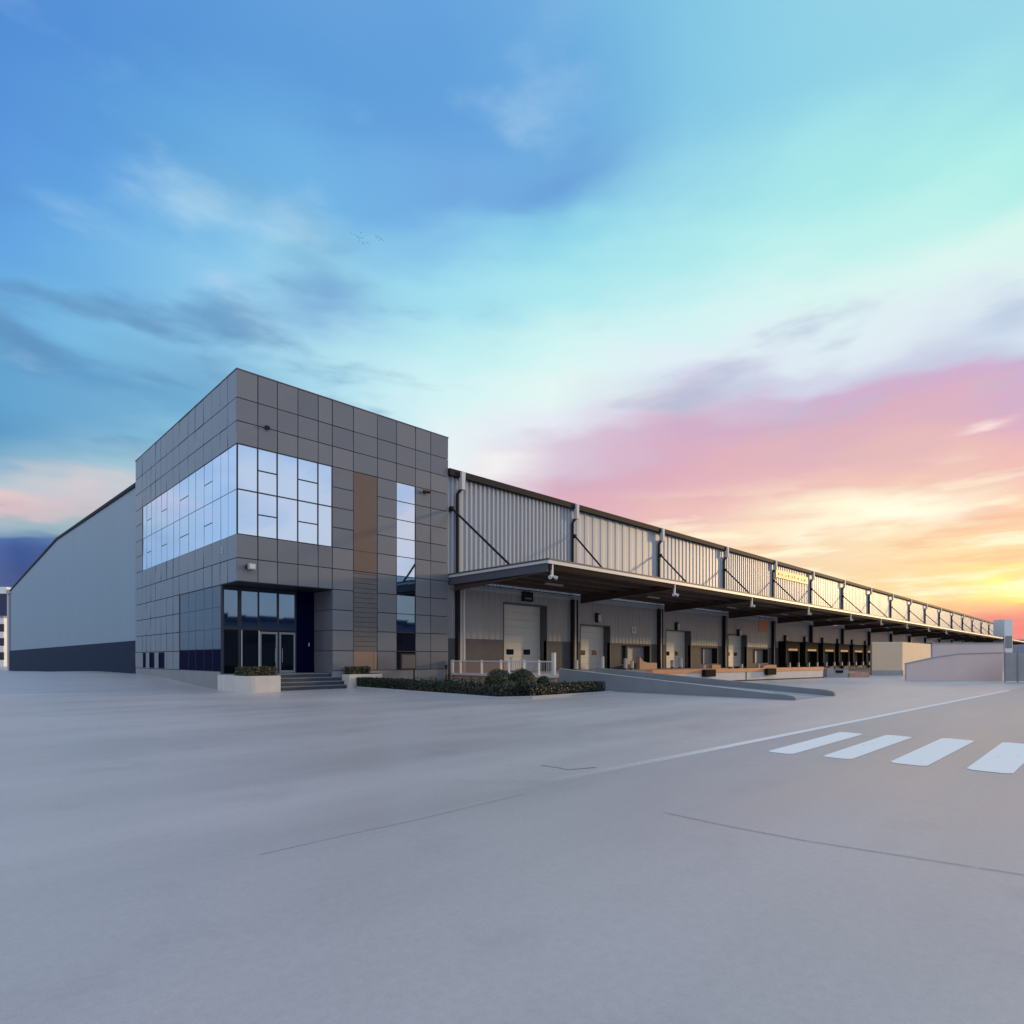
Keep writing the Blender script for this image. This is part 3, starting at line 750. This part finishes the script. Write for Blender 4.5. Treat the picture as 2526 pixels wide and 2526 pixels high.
# ------------------------------------------------------------------ entrance steps, planters
t = empty('entrance_steps', (1.66, -.62, 0), 'four dark edged stone steps leading up to the office entrance', 'steps')
for k in range(4):
    zt = FZ * (k + 1) / 4 - .003; y0 = k * .29
    b = MB(); b.box(0, 4.03 + (3 - k) * .16, y0, 1.2 - .285, -.2 if k == 0 else FZ * k / 4 - .02, zt - .045); o = b.build('riser', M['stepriser'], t)
    b = MB(); b.box(-.0, 4.05 + (3 - k) * .16, y0 - .025, 1.2 - .283, zt - .044, zt); b.build('tread', M['steptread'], t)
t = empty('planter', (-.1, -1.5, 0), 'low pale concrete planter left of the entrance steps', 'planter')
b = MB(); pz = .84
pp = [(1.75, 0), (1.75, 1.9)] + [(0.0, 1.9 + 2.1)] + [(0.0, .45)] + [(.45 - .45 * math.cos(R(a)), .45 - .45 * math.sin(R(a))) for a in (22, 45, 68, 90)]
pp = list(reversed(pp))
b.prism(pp, -.4, pz); b.build('planter_wall', M['white_conc'], t, bevel=.015)
b = MB(); b.box(.12, 1.6, .2, 1.9, pz + .002, pz + .03); b.build('soil', M['soil'], t)
b = MB(); b.box(-.004, -.001, 3.0, 3.12, .05, .75); b.build('white_strip', M['white_metal'], t)  # thin white upright strip on the planter's left face
t = empty('planter', (5.9, -.9, 0), 'low white concrete planter right of the entrance steps', 'planter')
b = MB(); b.extr([(0, -.3), (2.2, -.3), (2.2, .80), (.0, .80)], 'y', 0, .86); b.build('planter_wall', M['white_conc'], t, bevel=.02)
b = MB(); b.box(.1, 2.1, .1, .85, .802, .83); b.build('soil', M['soil'], t)

# ------------------------------------------------------------------ planting
def leaves(b, pts, size, m=0):
    for p, n in pts:
        n = (Vector(n) + Vector((random.gauss(0,.5), random.gauss(0,.5), random.gauss(0,.5)))).normalized()
        u = n.orthogonal().normalized(); w = n.cross(u); a = random.uniform(0, 6.28)
        u, w = u * math.cos(a) + w * math.sin(a), w * math.cos(a) - u * math.sin(a)
        s = size * random.uniform(.6, 1.35); p = Vector(p)
        b.face([p - u * s, p + w * s * .5, p + u * s, p - w * s * .5], m)
def hedge(x0, x1, y0, y1, z0, z1, label, cat='hedge', group=None, lm='leaf', size=.05, dens=210, lump=.035, gaps=0):
    o = MB(); ins = .07; X, Y, Z = x1 - x0, y1 - y0, z1 - z0
    o.box(ins, X - ins, ins, Y - ins, 0, Z - ins, 1)
    pts = []
    sides = [((1,0,0), Y * Z), ((-1,0,0), Y * Z), ((0,1,0), X * Z), ((0,-1,0), X * Z), ((0,0,1), X * Y)]
    ph = random.uniform(0, 9)
    for n, a in sides:
        for _ in range(int(a * dens)):
            u, v = random.random(), random.random()
            off = random.uniform(-lump, lump * .6) + .018 * math.sin(ph + 5 * (u * max(X, Y)) + 3 * v) + .012 * math.sin(2.1 * ph + 13 * (u * max(X, Y)) - 7 * v)
            if n[0]: p = [X if n[0] > 0 else 0, u * Y, v * Z]
            elif n[1]: p = [u * X, Y if n[1] > 0 else 0, v * Z]
            else: p = [u * X, v * Y, Z]
            p = [p[i] + n[i] * off for i in range(3)]
            # clipped, slightly rounded arrises
            pts.append((p, n))
    for _ in range(int(X * Y * dens * .12) + 20):
        pts.append(((random.uniform(0, X), random.uniform(0, Y), Z + abs(random.gauss(0, .025))), (0,0,1)))
    leaves(o, pts, size)
    h = o.build('hedge', [M[lm], M['core']], loc=(x0, y0, z0))
    return tag(h, label, cat, group)
hedge(.0, 1.55, -1.32, .25, pz + .02, pz + .42, 'clipped dark hedge in the planter left of the entrance', lm='leaf_gold', size=.045, dens=420)
hedge(5.96, 7.35, -.78, -.2, .82, 1.22, 'small clipped hedge block on the white planter right of the steps', lm='leaf_gold', size=.045, dens=420)
hedge(6.35, 6.95, -5.9, -.95, .05, .60, 'low clipped hedge next to the white planter, first of the bed edge', size=.05, dens=420)
hedge(5.95, 6.6, -10.9, -6.55, .05, .57, 'middle low hedge on the bed edge after the gap with the pale kerb', size=.05, dens=420)
hedge(5.85, 6.45, -12.3, -11.0, .05, .40, 'short thin hedge just before the front corner of the bed', size=.055, dens=190)
hedge(5.80, 7.05, -13.6, -12.45, .05, .55, 'hedge block at the front corner of the planting bed', size=.05, dens=420)
hedge(7.12, 12.5, -14.05, -13.35, .05, .56, 'long front hedge of the planting bed below the round shrubs', size=.05, dens=420)
def ball(x, y, r, zc, label, sq=.9):
    o = MB(); n = int(1500 * r * r / .36)
    # lumpy core
    seg, rings = 16, 10
    bse = len(o.v); o.v.append((0, 0, -r * sq * .9))
    for i in range(1, rings):
        for j in range(seg):
            a = math.pi * i / rings; c = 2 * math.pi * j / seg; rr = r * .88
            o.v.append((rr * math.sin(a) * math.cos(c), rr * math.sin(a) * math.sin(c), -rr * sq * math.cos(a)))
    o.v.append((0, 0, r * sq * .9)); last = len(o.v) - 1
    for j in range(seg):
        k = (j + 1) % seg
        o.f.append((bse, bse + 1 + k, bse + 1 + j)); o.m.append(1)
        for i in range(rings - 2):
            p = bse + 1 + i * seg
            o.f.append((p + j, p + k, p + seg + k, p + seg + j)); o.m.append(1)
        p = bse + 1 + (rings - 2) * seg
        o.f.append((p + j, p + k, last)); o.m.append(1)
    pts = []
    for _ in range(n * 2):
        d = Vector((random.gauss(0,1), random.gauss(0,1), random.gauss(0,1))).normalized()
        if d.z < -.75: continue
        q = r * (.97 + random.gauss(0, .035) + .045 * math.sin(5 * d.x + 4 * d.y + x) + .03 * math.sin(11 * d.z - 7 * d.x + y))
        pts.append(((d.x * q, d.y * q, d.z * q * sq), d))
    leaves(o, pts, .045)
    s = o.build('round_shrub', [M['leaf_ball'], M['core']], loc=(x, y, zc))
    tag(s, label, 'shrub', 'round clipped shrubs in the bed')
ball(8.55, -10.6, .66, .58, 'round clipped shrub, left one of the large pair in the bed')
ball(9.75, -11.0, .66, .60, 'round clipped shrub, right one of the large pair in the bed')
ball(8.75, -12.2, .50, .50, 'smaller dark round shrub in front between the large pair')
ball(10.7, -11.6, .36, .52, 'smallest round shrub to the right of the large pair')
ball(7.6, -12.2, .42, .42, 'low flattened shrub in front of the left large round shrub', .7)
b = MB(); b.prism([(5.75, -13.45), (7.0, -14.15), (12.6, -14.15), (13.9, -9.0), (13.9, -.1), (6.3, -.1)], -.2, .07); tag(b.build('planting_bed', M['soil']), kind='structure')
b = MB()
kp = [(6.15, -.9), (5.62, -13.5), (5.75, -13.75), (7.0, -14.32), (12.75, -14.32), (12.75, -14.2), (7.03, -14.2), (5.85, -13.62), (5.74, -13.4), (6.27, -.9)]
b.prism(kp, -.2, .12); tag(b.build('kerb', M['kerb']), kind='structure')
o = MB(); pts = []
for _ in range(5200):
    x = random.uniform(7.0, 13.8); y = random.uniform(-13.2, -.25)
    pts.append(((x, y, .08 + abs(random.gauss(0, .16))), (0, 0, 1)))
leaves(o, pts, .085); tag(o.build('ground_cover', M['leaf']), 'dark leafy ground cover filling the bed', 'plants', kind='stuff')

# small posts in the bed
gx, gy = 9.35, -1.5
t = empty('sign_post', (gx, gy, 0), 'dark notice board on a post below the narrow window strip', 'sign')
b = MB(); b.tube((.62, 0, 0), (.62, 0, 1.1), .05, 8); b.build('post', M['dark_metal'], t)
b = MB(); b.box(-.35, .75, -.05, .05, 1.06, 2.0); o = b.build('board', M['frame_dark'], t)
b = MB(); b.box(-.28, .68, -.058, -.051, 1.14, 1.92); b.build('face', M['reveal'], o)
t = empty('garden_lamp', (12.15, -1.9, 0), 'slim dark garden lamp in the bed near the office corner', 'lamp')
b = MB(); b.tube((0, 0, 0), (0, 0, 1.05), .035, 8); b.build('post', M['dark_metal'], t)
b = MB(); b.tube((0, 0, 1.05), (0, 0, 1.3), .06, 8, r1=.08); b.box(-.03, .12, -.03, .03, 1.24, 1.3); b.build('lamp_head', M['dark_metal'], t)
t = empty('marker_post', (12.6, -6.2, 0), 'thin pale marker post in the bed before the railing', 'post')
b = MB(); b.tube((0, 0, 0), (0, 0, .95), .022, 6); b.build('post', M['white_metal'], t)
b = MB(); b.tube((0, 0, .95), (0, 0, 1.02), .04, 6); b.build('cap', M['dark_metal'], t)

# ------------------------------------------------------------------ right end of the yard
A = ground_xy(2151, 1666); B = ground_xy(2226, 1666)
t = empty('beige_enclosure', (*A, 0), 'plain beige box-shaped enclosure standing under the far canopy', 'enclosure')
dv = Vector((B[0] - A[0], B[1] - A[1])); ang = math.atan2(dv.y, dv.x); W_ = dv.length
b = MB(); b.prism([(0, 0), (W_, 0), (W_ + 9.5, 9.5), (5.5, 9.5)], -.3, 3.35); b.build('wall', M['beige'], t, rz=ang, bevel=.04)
b = MB(); b.prism([(-.05, -.06), (W_ + .06, -.06), (W_ + .06, -.002), (-.05, -.002)], -.2, .5); b.build('base_course', M['concrete'], t, rz=ang)
A = ground_xy(2236, 1678); B = ground_xy(2473, 1678.8)
t = empty('boundary_wall', (*A, 0), 'low pale pink boundary wall across the right end of the yard', 'wall')
dv = Vector((B[0] - A[0], B[1] - A[1])); ang = math.atan2(dv.y, dv.x); W_ = dv.length
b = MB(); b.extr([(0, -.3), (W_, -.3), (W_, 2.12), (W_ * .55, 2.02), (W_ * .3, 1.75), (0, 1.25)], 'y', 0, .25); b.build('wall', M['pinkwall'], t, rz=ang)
b = MB(); b.extr([(0, 1.252), (W_ * .3, 1.752), (W_ * .55, 2.022), (W_, 2.122), (W_, 2.2), (W_ * .55, 2.1), (W_ * .3, 1.83), (0, 1.33)], 'y', -.04, .29); b.build('coping', M['concrete'], t, rz=ang)
A = ground_xy(2478, 1682); B = ground_xy(2620, 1682)
t = empty('yard_gate', (*A, 0), 'pale grey gate panel between dark posts at the right edge', 'gate')
dv = Vector((B[0] - A[0], B[1] - A[1])); ang = math.atan2(dv.y, dv.x); W_ = dv.length
b = MB(); b.box(.05, W_, .0, .06, .05, 2.15); b.build('panel', M['concrete'], t, rz=ang)
for k in range(4):
    b = MB(); b.box(k * .95 - .05, k * .95 + .05, -.05, -.002, -.1, 2.2); b.build('post', M['fargrey'], t, rz=ang)
# farther wall / store behind
FW = Vector((SX * 0 + CZ, SX))   # camera forward in plan
RT = Vector((SX, -CZ))
def at(px, w): 
    p = Vector((CAMX, CAMY)) + FW * w + RT * ((px - CX) / F_PX * w); return p.x, p.y
def facing(name, px0, px1, w, z0, z1, depth, m, label, cat):
    a, c = at(px0, w), at(px1, w); d = Vector((c[0] - a[0], c[1] - a[1]))
    t = empty(name, (*a, 0), label, cat, rz=math.atan2(d.y, d.x)); L_ = d.length
    b = MB(); b.box(0, L_, 0, depth, z0, z1); b.build('wall', m, t); return t, L_
t, L_ = facing('store_shed', 2300, 2476, 78, -.5, 3.6, 5, M['pinkwall'], 'long pale pinkish shed behind the low boundary wall', 'shed')
b = MB(); b.box(-.1, L_ + .1, -.1, 5.1, 3.602, 3.75); b.build('roof', M['concrete'], t)
t, L_ = facing('gate_tower', 2478, 2498, 170, -.5, 12.7, 4, M['farwhite'], 'narrow white tower block beyond the far end of the canopy', 'tower')
b = MB(); b.box(.2, L_ - .2, -.05, -.005, 4.5, 8.0); b.build('panel', M['fargrey'], t)
t, L_ = facing('distant_building', 2498, 2600, 260, -.5, 9.5, 20, M['fargrey'], 'low grey distant building at the right edge beside the white tower', 'building')
for k in range(3):
    b = MB(); b.box(2 + k * 4.2, 4.6 + k * 4.2, -.06, -.004, 4.2, 6.6); b.build('window', M['dim_glass'], t)
b = MB(); b.box(-.3, L_ + .3, -.3, 20.3, 9.502, 10.0); b.build('roof', M['pinkwall'], t)
# left end
t, L_ = facing('distant_building', -160, 9, 170, -3, 13.2, 14, M['farwhite'], 'white distant building at the left edge behind the gable corner', 'building')
for k in range(5):
    for q in range(3):
        b = MB(); b.box(1.2 + k * 4.0, 3.6 + k * 4.0, -.06, -.004, 1.2 + q * 4.0, 3.4 + q * 4.0); b.build('window', M['dark_glass'], t)
b = MB(); b.box(-.3, L_ + .2, -.3, 14.2, 13.202, 13.7); b.build('roof', M['fargrey'], t)
t, L_ = facing('cloud_block', -120, 17, 240, -3, 29.0, 14, M['farblue'], 'tall dark blue block standing in for dark cloud at the left edge', 'building')  # added block standing in for navy cloud low in the sky
b = MB(); b.box(L_ - 2.6, L_ + .2, -.4, 2, 27.5, 30.2); b.build('white_top_box', M['farwhite'], t)
# building opposite, seen as the reflection in the office glass
t = empty('opposite_building', (-10, -75, 0), 'dark low building across the road mirrored in the office glass', 'building')
b = MB(); b.box(0, 120, -20, 0, -.5, 8.5); b.build('wall', M['opp'], t)
b = MB(); b.box(-.4, 120.4, -20.4, .6, 8.502, 9.3); b.build('roof', M['farblue'], t)
for k in range(10):
    b = MB(); b.box(6 + k * 11.5, 13 + k * 11.5, .005, .06, 4.6, 6.8); b.build('window', M['dim_glass'], t)

# ------------------------------------------------------------------ birds, high above the roof
def bird(px, py, w, span, flap, head):
    z = H + (HY - py) / F_PX * w; x, y = at(px, w); b = MB(); s = span / 2
    body = [(.0, .30 * s), (.055 * s, .12 * s), (.06 * s, -.08 * s), (.03 * s, -.28 * s), (-.03 * s, -.28 * s), (-.06 * s, -.08 * s), (-.055 * s, .12 * s)]
    b.prism(body, -.05 * s, .05 * s)
    for sg in (-1, 1):
        r0, r1 = sg * .055 * s, sg * .5 * s; tip = sg * s
        b.face([(r0, .12*s, .03*s), (r1, .16*s, flap*s), (r1, -.08*s, flap*s), (r0, -.1*s, .03*s)])
        b.face([(r1, .16*s, flap*s), (tip, -.05*s, flap*.4*s), (r1, -.08*s, flap*s)])
    b.face([(-.03*s, -.27*s, 0), (.03*s, -.27*s, 0), (.1*s, -.45*s, 0), (-.1*s, -.45*s, 0)])
    o = b.build('bird', M['bird'], loc=(x, y, z), rz=head); return o
for fl, pts in (('left', [(866,577),(875,579),(883,584),(890,574),(885,588),(893,588),(884,596),(897,600),(906,600)]), ('right', [(927,582),(930,587),(934,585),(938,588),(941,590),(936,592),(946,594)])):
    for px, py in pts:
        tag(bird(px + random.uniform(-1,1), py + random.uniform(-1,1), 150, random.uniform(.55,.85), random.uniform(.15,.4), random.uniform(-1, 1)),
            'tiny dark bird in the %s one of two flocks high in the sky' % fl, 'bird', '%s flock of birds' % fl)

# ------------------------------------------------------------------ sky
W = bpy.data.worlds.new('World'); S.world = W; W.use_nodes = True
nt = W.node_tree; N = nt.nodes; L = nt.links; N.clear()
def val(op, a, b=None, c=None, clamp=False):
    n = N.new('ShaderNodeMath'); n.operation = op; n.use_clamp = clamp
    for i, v in enumerate((a, b, c)):
        if v is None: continue
        if isinstance(v, (int, float)): n.inputs[i].default_value = v
        else: L.new(v, n.inputs[i])
    return n.outputs[0]
tc = N.new('ShaderNodeTexCoord'); sp = N.new('ShaderNodeSeparateXYZ'); L.new(tc.outputs['Generated'], sp.inputs[0])
vx, vy, vz = sp.outputs
# azimuth in degrees measured clockwise from north-east (the street axis), elevation in degrees
DEG = 180 / math.pi
az0 = val('MULTIPLY', val('ARCTAN2', val('SUBTRACT', val('MULTIPLY', vx, SX), val('MULTIPLY', vy, CZ)), val('ADD', val('MULTIPLY', vx, CZ), val('MULTIPLY', vy, SX))), DEG)
el0 = val('MULTIPLY', val('ARCSINE', vz), DEG)
def wnoise(sc, stretch, det, off=0):
    mp = N.new('ShaderNodeMapping'); mp.inputs['Scale'].default_value = stretch; mp.inputs['Location'].default_value = (off, off * .7, off * .3)
    L.new(tc.outputs['Generated'], mp.inputs['Vector'])
    n = N.new('ShaderNodeTexNoise'); n.inputs['Scale'].default_value = sc; n.inputs['Detail'].default_value = det; n.inputs['Roughness'].default_value = .5
    L.new(mp.outputs[0], n.inputs['Vector']); return n.outputs['Fac']
n1 = wnoise(2.6, (1, 1, 3.2), 4, 1.3); n2 = wnoise(2.2, (1, 1, 2.0), 3, 7.1); n3 = wnoise(7.5, (1, 1, 3.5), 4, 3.7)
el = val('ADD', val('ADD', el0, val('MULTIPLY', val('SUBTRACT', n1, .5), 9.0)), val('MULTIPLY', val('SUBTRACT', n3, .5), 2.6))
az = val('ADD', az0, val('MULTIPLY', val('SUBTRACT', n2, .5), 16.0))
def px_az(px): return math.degrees(math.atan((px - CX) / F_PX))
def px_el(px, py): return math.degrees(math.atan((HY - py) / F_PX * math.cos(math.atan((px - CX) / F_PX))))
EMAX = 70.0
def col_px(px, stops, zen=(165,192,228)):
    return px_az(px), [(px_el(px, y), c) for y, c in stops] + [(68, zen)]
COLS = [
 (-180, [(0,(222,212,208)),(5,(226,222,222)),(14,(224,228,238)),(30,(222,230,244)),(55,(205,218,238)),(68,(165,192,228))]),
 (-110, [(0,(205,206,216)),(6,(205,214,232)),(16,(206,220,246)),(30,(202,220,246)),(55,(175,202,236)),(68,(160,190,228))]),
 (-66, [(0,(95,118,158)),(4,(142,174,212)),(9,(172,204,240)),(17,(190,214,248)),(26,(174,210,245)),(40,(140,182,230)),(68,(160,190,228))]),
 col_px(0, [(1590,(60,78,118)),(1440,(48,66,128)),(1370,(48,72,142)),(1315,(62,92,152)),(1290,(120,150,178)),(1255,(155,178,190)),(1235,(215,185,192)),(1205,(226,196,198)),(1175,(178,196,206)),(1110,(108,162,198)),(1000,(84,146,192)),(920,(92,158,204)),(820,(112,175,218)),(700,(100,166,222)),(560,(92,156,222)),(420,(86,146,218)),(150,(80,140,212))]),
 col_px(230, [(1590,(80,95,130)),(1400,(60,84,140)),(1330,(90,120,165)),(1290,(150,178,186)),(1240,(200,190,198)),(1190,(205,200,205)),(1130,(150,190,208)),(1000,(112,168,206)),(900,(104,164,206)),(800,(118,182,222)),(600,(104,170,224)),(420,(90,155,220)),(150,(82,142,212))]),
 col_px(500, [(1400,(160,185,195)),(1200,(165,195,210)),(1050,(140,192,216)),(950,(120,178,212)),(880,(118,172,208)),(800,(140,196,230)),(650,(130,192,230)),(520,(112,178,226)),(420,(98,166,220)),(150,(86,148,214))]),
 col_px(800, [(1300,(215,225,232)),(1080,(200,228,238)),(980,(182,224,238)),(900,(168,216,234)),(800,(156,206,234)),(650,(150,208,234)),(540,(136,196,230)),(420,(112,178,226)),(150,(92,155,216))]),
 col_px(1100, [(1300,(232,222,226)),(1160,(238,236,238)),(1060,(228,240,242)),(960,(206,240,242)),(850,(188,234,238)),(700,(160,220,236)),(560,(132,192,230)),(440,(112,168,222)),(150,(96,158,218))]),
 col_px(1400, [(1400,(236,190,180)),(1250,(220,170,184)),(1180,(212,170,190)),(1120,(214,196,214)),(1060,(228,230,240)),(980,(226,245,240)),(850,(204,242,240)),(700,(172,230,236)),(560,(142,212,232)),(450,(118,180,224)),(150,(104,168,220))]),
 col_px(1700, [(1450,(250,215,180)),(1350,(248,214,186)),(1280,(234,186,180)),(1180,(220,170,184)),(1090,(206,170,196)),(1020,(204,192,214)),(960,(208,214,230)),(890,(222,236,242)),(780,(206,240,240)),(600,(172,230,234)),(440,(150,212,230)),(150,(128,196,226))]),
 col_px(2000, [(1500,(245,205,165)),(1400,(242,208,172)),(1320,(248,222,186)),(1265,(252,232,200)),(1215,(236,190,178)),(1120,(222,178,180)),(1030,(212,168,188)),(960,(204,172,200)),(910,(206,206,226)),(850,(220,232,240)),(740,(214,242,238)),(600,(188,238,234)),(440,(164,228,230)),(150,(140,206,228))]),
 col_px(2300, [(1565,(226,128,124)),(1510,(240,178,136)),(1450,(246,210,142)),(1370,(246,216,158)),(1290,(246,212,166)),(1220,(238,192,168)),(1100,(230,182,176)),(1000,(214,170,186)),(920,(204,168,198)),(860,(196,200,222)),(800,(220,232,238)),(680,(216,242,236)),(540,(188,238,232)),(420,(168,232,228)),(150,(146,210,228))]),
 col_px(2520, [(1590,(216,92,116)),(1540,(226,112,122)),(1500,(240,170,124)),(1465,(246,208,124)),(1420,(250,224,140)),(1330,(246,212,156)),(1230,(242,196,160)),(1100,(232,178,172)),(980,(210,164,192)),(890,(194,168,202)),(840,(188,196,222)),(780,(222,236,236)),(640,(210,242,232)),(420,(170,234,228)),(150,(150,212,228))]),
 (62, [(0,(250,150,90)),(3,(255,196,110)),(7,(255,222,150)),(12,(248,206,168)),(20,(226,180,190)),(28,(214,222,232)),(45,(182,222,230)),(68,(165,192,228))]),
 (110, [(0,(214,200,190)),(5,(214,212,214)),(12,(206,218,236)),(22,(196,216,242)),(40,(190,212,238)),(68,(165,192,228))]),
 (180, [(0,(222,212,208)),(5,(226,222,222)),(14,(224,228,238)),(30,(222,230,244)),(55,(205,218,238)),(68,(165,192,228))]),
]
elf = val('DIVIDE', el, EMAX, clamp=True)
prev = None; paz = None
for a, stops in COLS:
    cr = N.new('ShaderNodeValToRGB'); cr.color_ramp.interpolation = 'B_SPLINE' if False else 'EASE'
    st = sorted(stops); E = cr.color_ramp.elements
    while len(E) < len(st): E.new(.5)
    for e, (q, c) in zip(E, st): e.position = max(0, min(1, q / EMAX)); e.color = (*lin(c), 1)
    L.new(elf, cr.inputs['Fac'])
    if prev is None: prev = cr.outputs['Color']
    else:
        f_ = val('DIVIDE', val('SUBTRACT', az, paz), a - paz, clamp=True)
        mx = N.new('ShaderNodeMixRGB'); L.new(f_, mx.inputs[0]); L.new(prev, mx.inputs[1]); L.new(cr.outputs['Color'], mx.inputs[2]); prev = mx.outputs[0]
    paz = a
# separate clouds: centre (photo survey), half sizes in degrees, colour, strength
def cloud(px, py, sa, se, c, k, tilt=0.0):
    global prev
    da = val('SUBTRACT', az, px_az(px)); de = val('SUBTRACT', val('ADD', el0, val('MULTIPLY', val('SUBTRACT', n3, .5), 5.0)), px_el(px, py))
    de = val('SUBTRACT', de, val('MULTIPLY', da, tilt))
    q = val('ADD', val('POWER', val('ABSOLUTE', val('DIVIDE', da, sa)), 2.0), val('POWER', val('ABSOLUTE', val('DIVIDE', de, se)), 2.0))
    g = val('MULTIPLY', val('EXPONENT', val('MULTIPLY', q, -1.0)), k)
    mx = N.new('ShaderNodeMixRGB'); L.new(g, mx.inputs[0]); L.new(prev, mx.inputs[1]); mx.inputs[2].default_value = (*lin(c), 1); prev = mx.outputs[0]
cloud(870, 745, 3.6, 2.0, (120,166,210), .85, .15)
cloud(800, 660, 3.0, 1.1, (128,182,214), .6, -.1)
cloud(1390, 430, 7.0, 1.8, (104,158,214), .85, .12)
cloud(680, 800, 2.5, 2.0, (176,214,234), .5)
cloud(590, 705, 1.6, .8, (172,206,236), .6)
cloud(1240, 1160, 3.5, 1.3, (244,240,238), .8, .05)
cloud(1850, 945, 3.0, 1.0, (192,200,220), .7, .1)
cloud(2400, 815, 4.0, 1.3, (182,196,222), .75, .1)
cloud(2120, 1268, 6.0, 1.3, (255,252,226), .95, .08)
cloud(2370, 1071, 1.7, .35, (246,220,214), .85, .12)
cloud(2400, 1455, 3.0, .55, (255,246,142), .95)
cloud(2470, 1478, 3.0, .5, (255,236,120), .8)
cloud(150, 885, 9.0, 1.1, (84,142,190), .55, -.12)
def veil(noise, lo, hi, c, k, a0, a1, e0, e1):
    """a broken cloud layer: noise between lo and hi, over a range of azimuth and elevation with soft ends"""
    global prev
    def ss(x, p, q):
        n = N.new('ShaderNodeMapRange'); n.interpolation_type = 'SMOOTHSTEP'
        n.inputs['From Min'].default_value = p; n.inputs['From Max'].default_value = q; L.new(x, n.inputs['Value']); return n.outputs[0]
    g = val('MULTIPLY', ss(noise, lo, hi), k)
    g = val('MULTIPLY', g, val('MULTIPLY', ss(az0, a0[0], a0[1]), ss(az0, a1[1], a1[0])))
    g = val('MULTIPLY', g, val('MULTIPLY', ss(el0, e0[0], e0[1]), ss(el0, e1[1], e1[0])))
    mx = N.new('ShaderNodeMixRGB'); L.new(g, mx.inputs[0]); L.new(prev, mx.inputs[1]); mx.inputs[2].default_value = (*lin(c), 1); prev = mx.outputs[0]
v1 = wnoise(5.0, (1, 1, 3.6), 7, 11.0); v2 = wnoise(7.0, (1, 1, 7.0), 7, 5.5); v3 = wnoise(4.2, (1, 1, 2.6), 6, 21.3)
veil(v1, .50, .72, (92,140,184), .78, (-75, -45), (-14, 4), (13, 18), (24, 40))
veil(v3, .52, .74, (196,226,240), .50, (-60, -36), (0, 14), (12, 20), (38, 55))
veil(v3, .30, .12, (104,152,202), .40, (-60, -36), (0, 14), (14, 22), (40, 60))
veil(v3, .44, .62, (150,190,234), .50, (70, 95), (170, 178), (-2, 3), (45, 60))
veil(v3, .44, .62, (146,192,236), .45, (-178, -165), (-52, -46), (-2, 3), (45, 60))
veil(v2, .50, .66, (255,248,214), .70, (4, 18), (40, 60), (1.5, 5), (11, 16))
veil(v2, .46, .30, (236,168,128), .45, (8, 20), (44, 60), (1, 3), (10, 14))
veil(v1, .52, .72, (176,186,210), .75, (0, 12), (40, 60), (17, 21), (26, 31))
bg = N.new('ShaderNodeBackground'); L.new(prev, bg.inputs['Color']); bg.inputs['Strength'].default_value = 1.0
sky = N.new('ShaderNodeTexSky'); sky.sky_type = 'NISHITA'; sky.sun_disc = False
SUN_EL, SUN_AZ = 7.5, 64.0         # degrees; azimuth right of the camera axis
sd = FW * math.cos(R(SUN_AZ)) + RT * math.sin(R(SUN_AZ))
sky.sun_elevation = R(SUN_EL); sky.sun_rotation = math.atan2(sd.x, sd.y)
bg2 = N.new('ShaderNodeBackground'); L.new(sky.outputs[0], bg2.inputs['Color']); bg2.inputs['Strength'].default_value = .012
ad = N.new('ShaderNodeAddShader'); L.new(bg.outputs[0], ad.inputs[0]); L.new(bg2.outputs[0], ad.inputs[1])
out = N.new('ShaderNodeOutputWorld'); L.new(ad.outputs[0], out.inputs['Surface'])
W.cycles.sampling_method = 'MANUAL'; W.cycles.sample_map_resolution = 1024

sun = bpy.data.objects.new('sun', bpy.data.lights.new('sun', 'SUN')); COL.objects.link(sun)
sun.data.energy = 1.9; sun.data.angle = R(3); sun.data.color = (1.0, .66, .30)
d = Vector((sd.x * math.cos(R(SUN_EL)), sd.y * math.cos(R(SUN_EL)), math.sin(R(SUN_EL))))
sun.rotation_euler = d.to_track_quat('Z', 'Y').to_euler()

S.view_settings.view_transform = 'Standard'; S.view_settings.look = 'None'
S.view_settings.exposure = 0; S.view_settings.gamma = 1
S.render.resolution_x = S.render.resolution_y = 1024
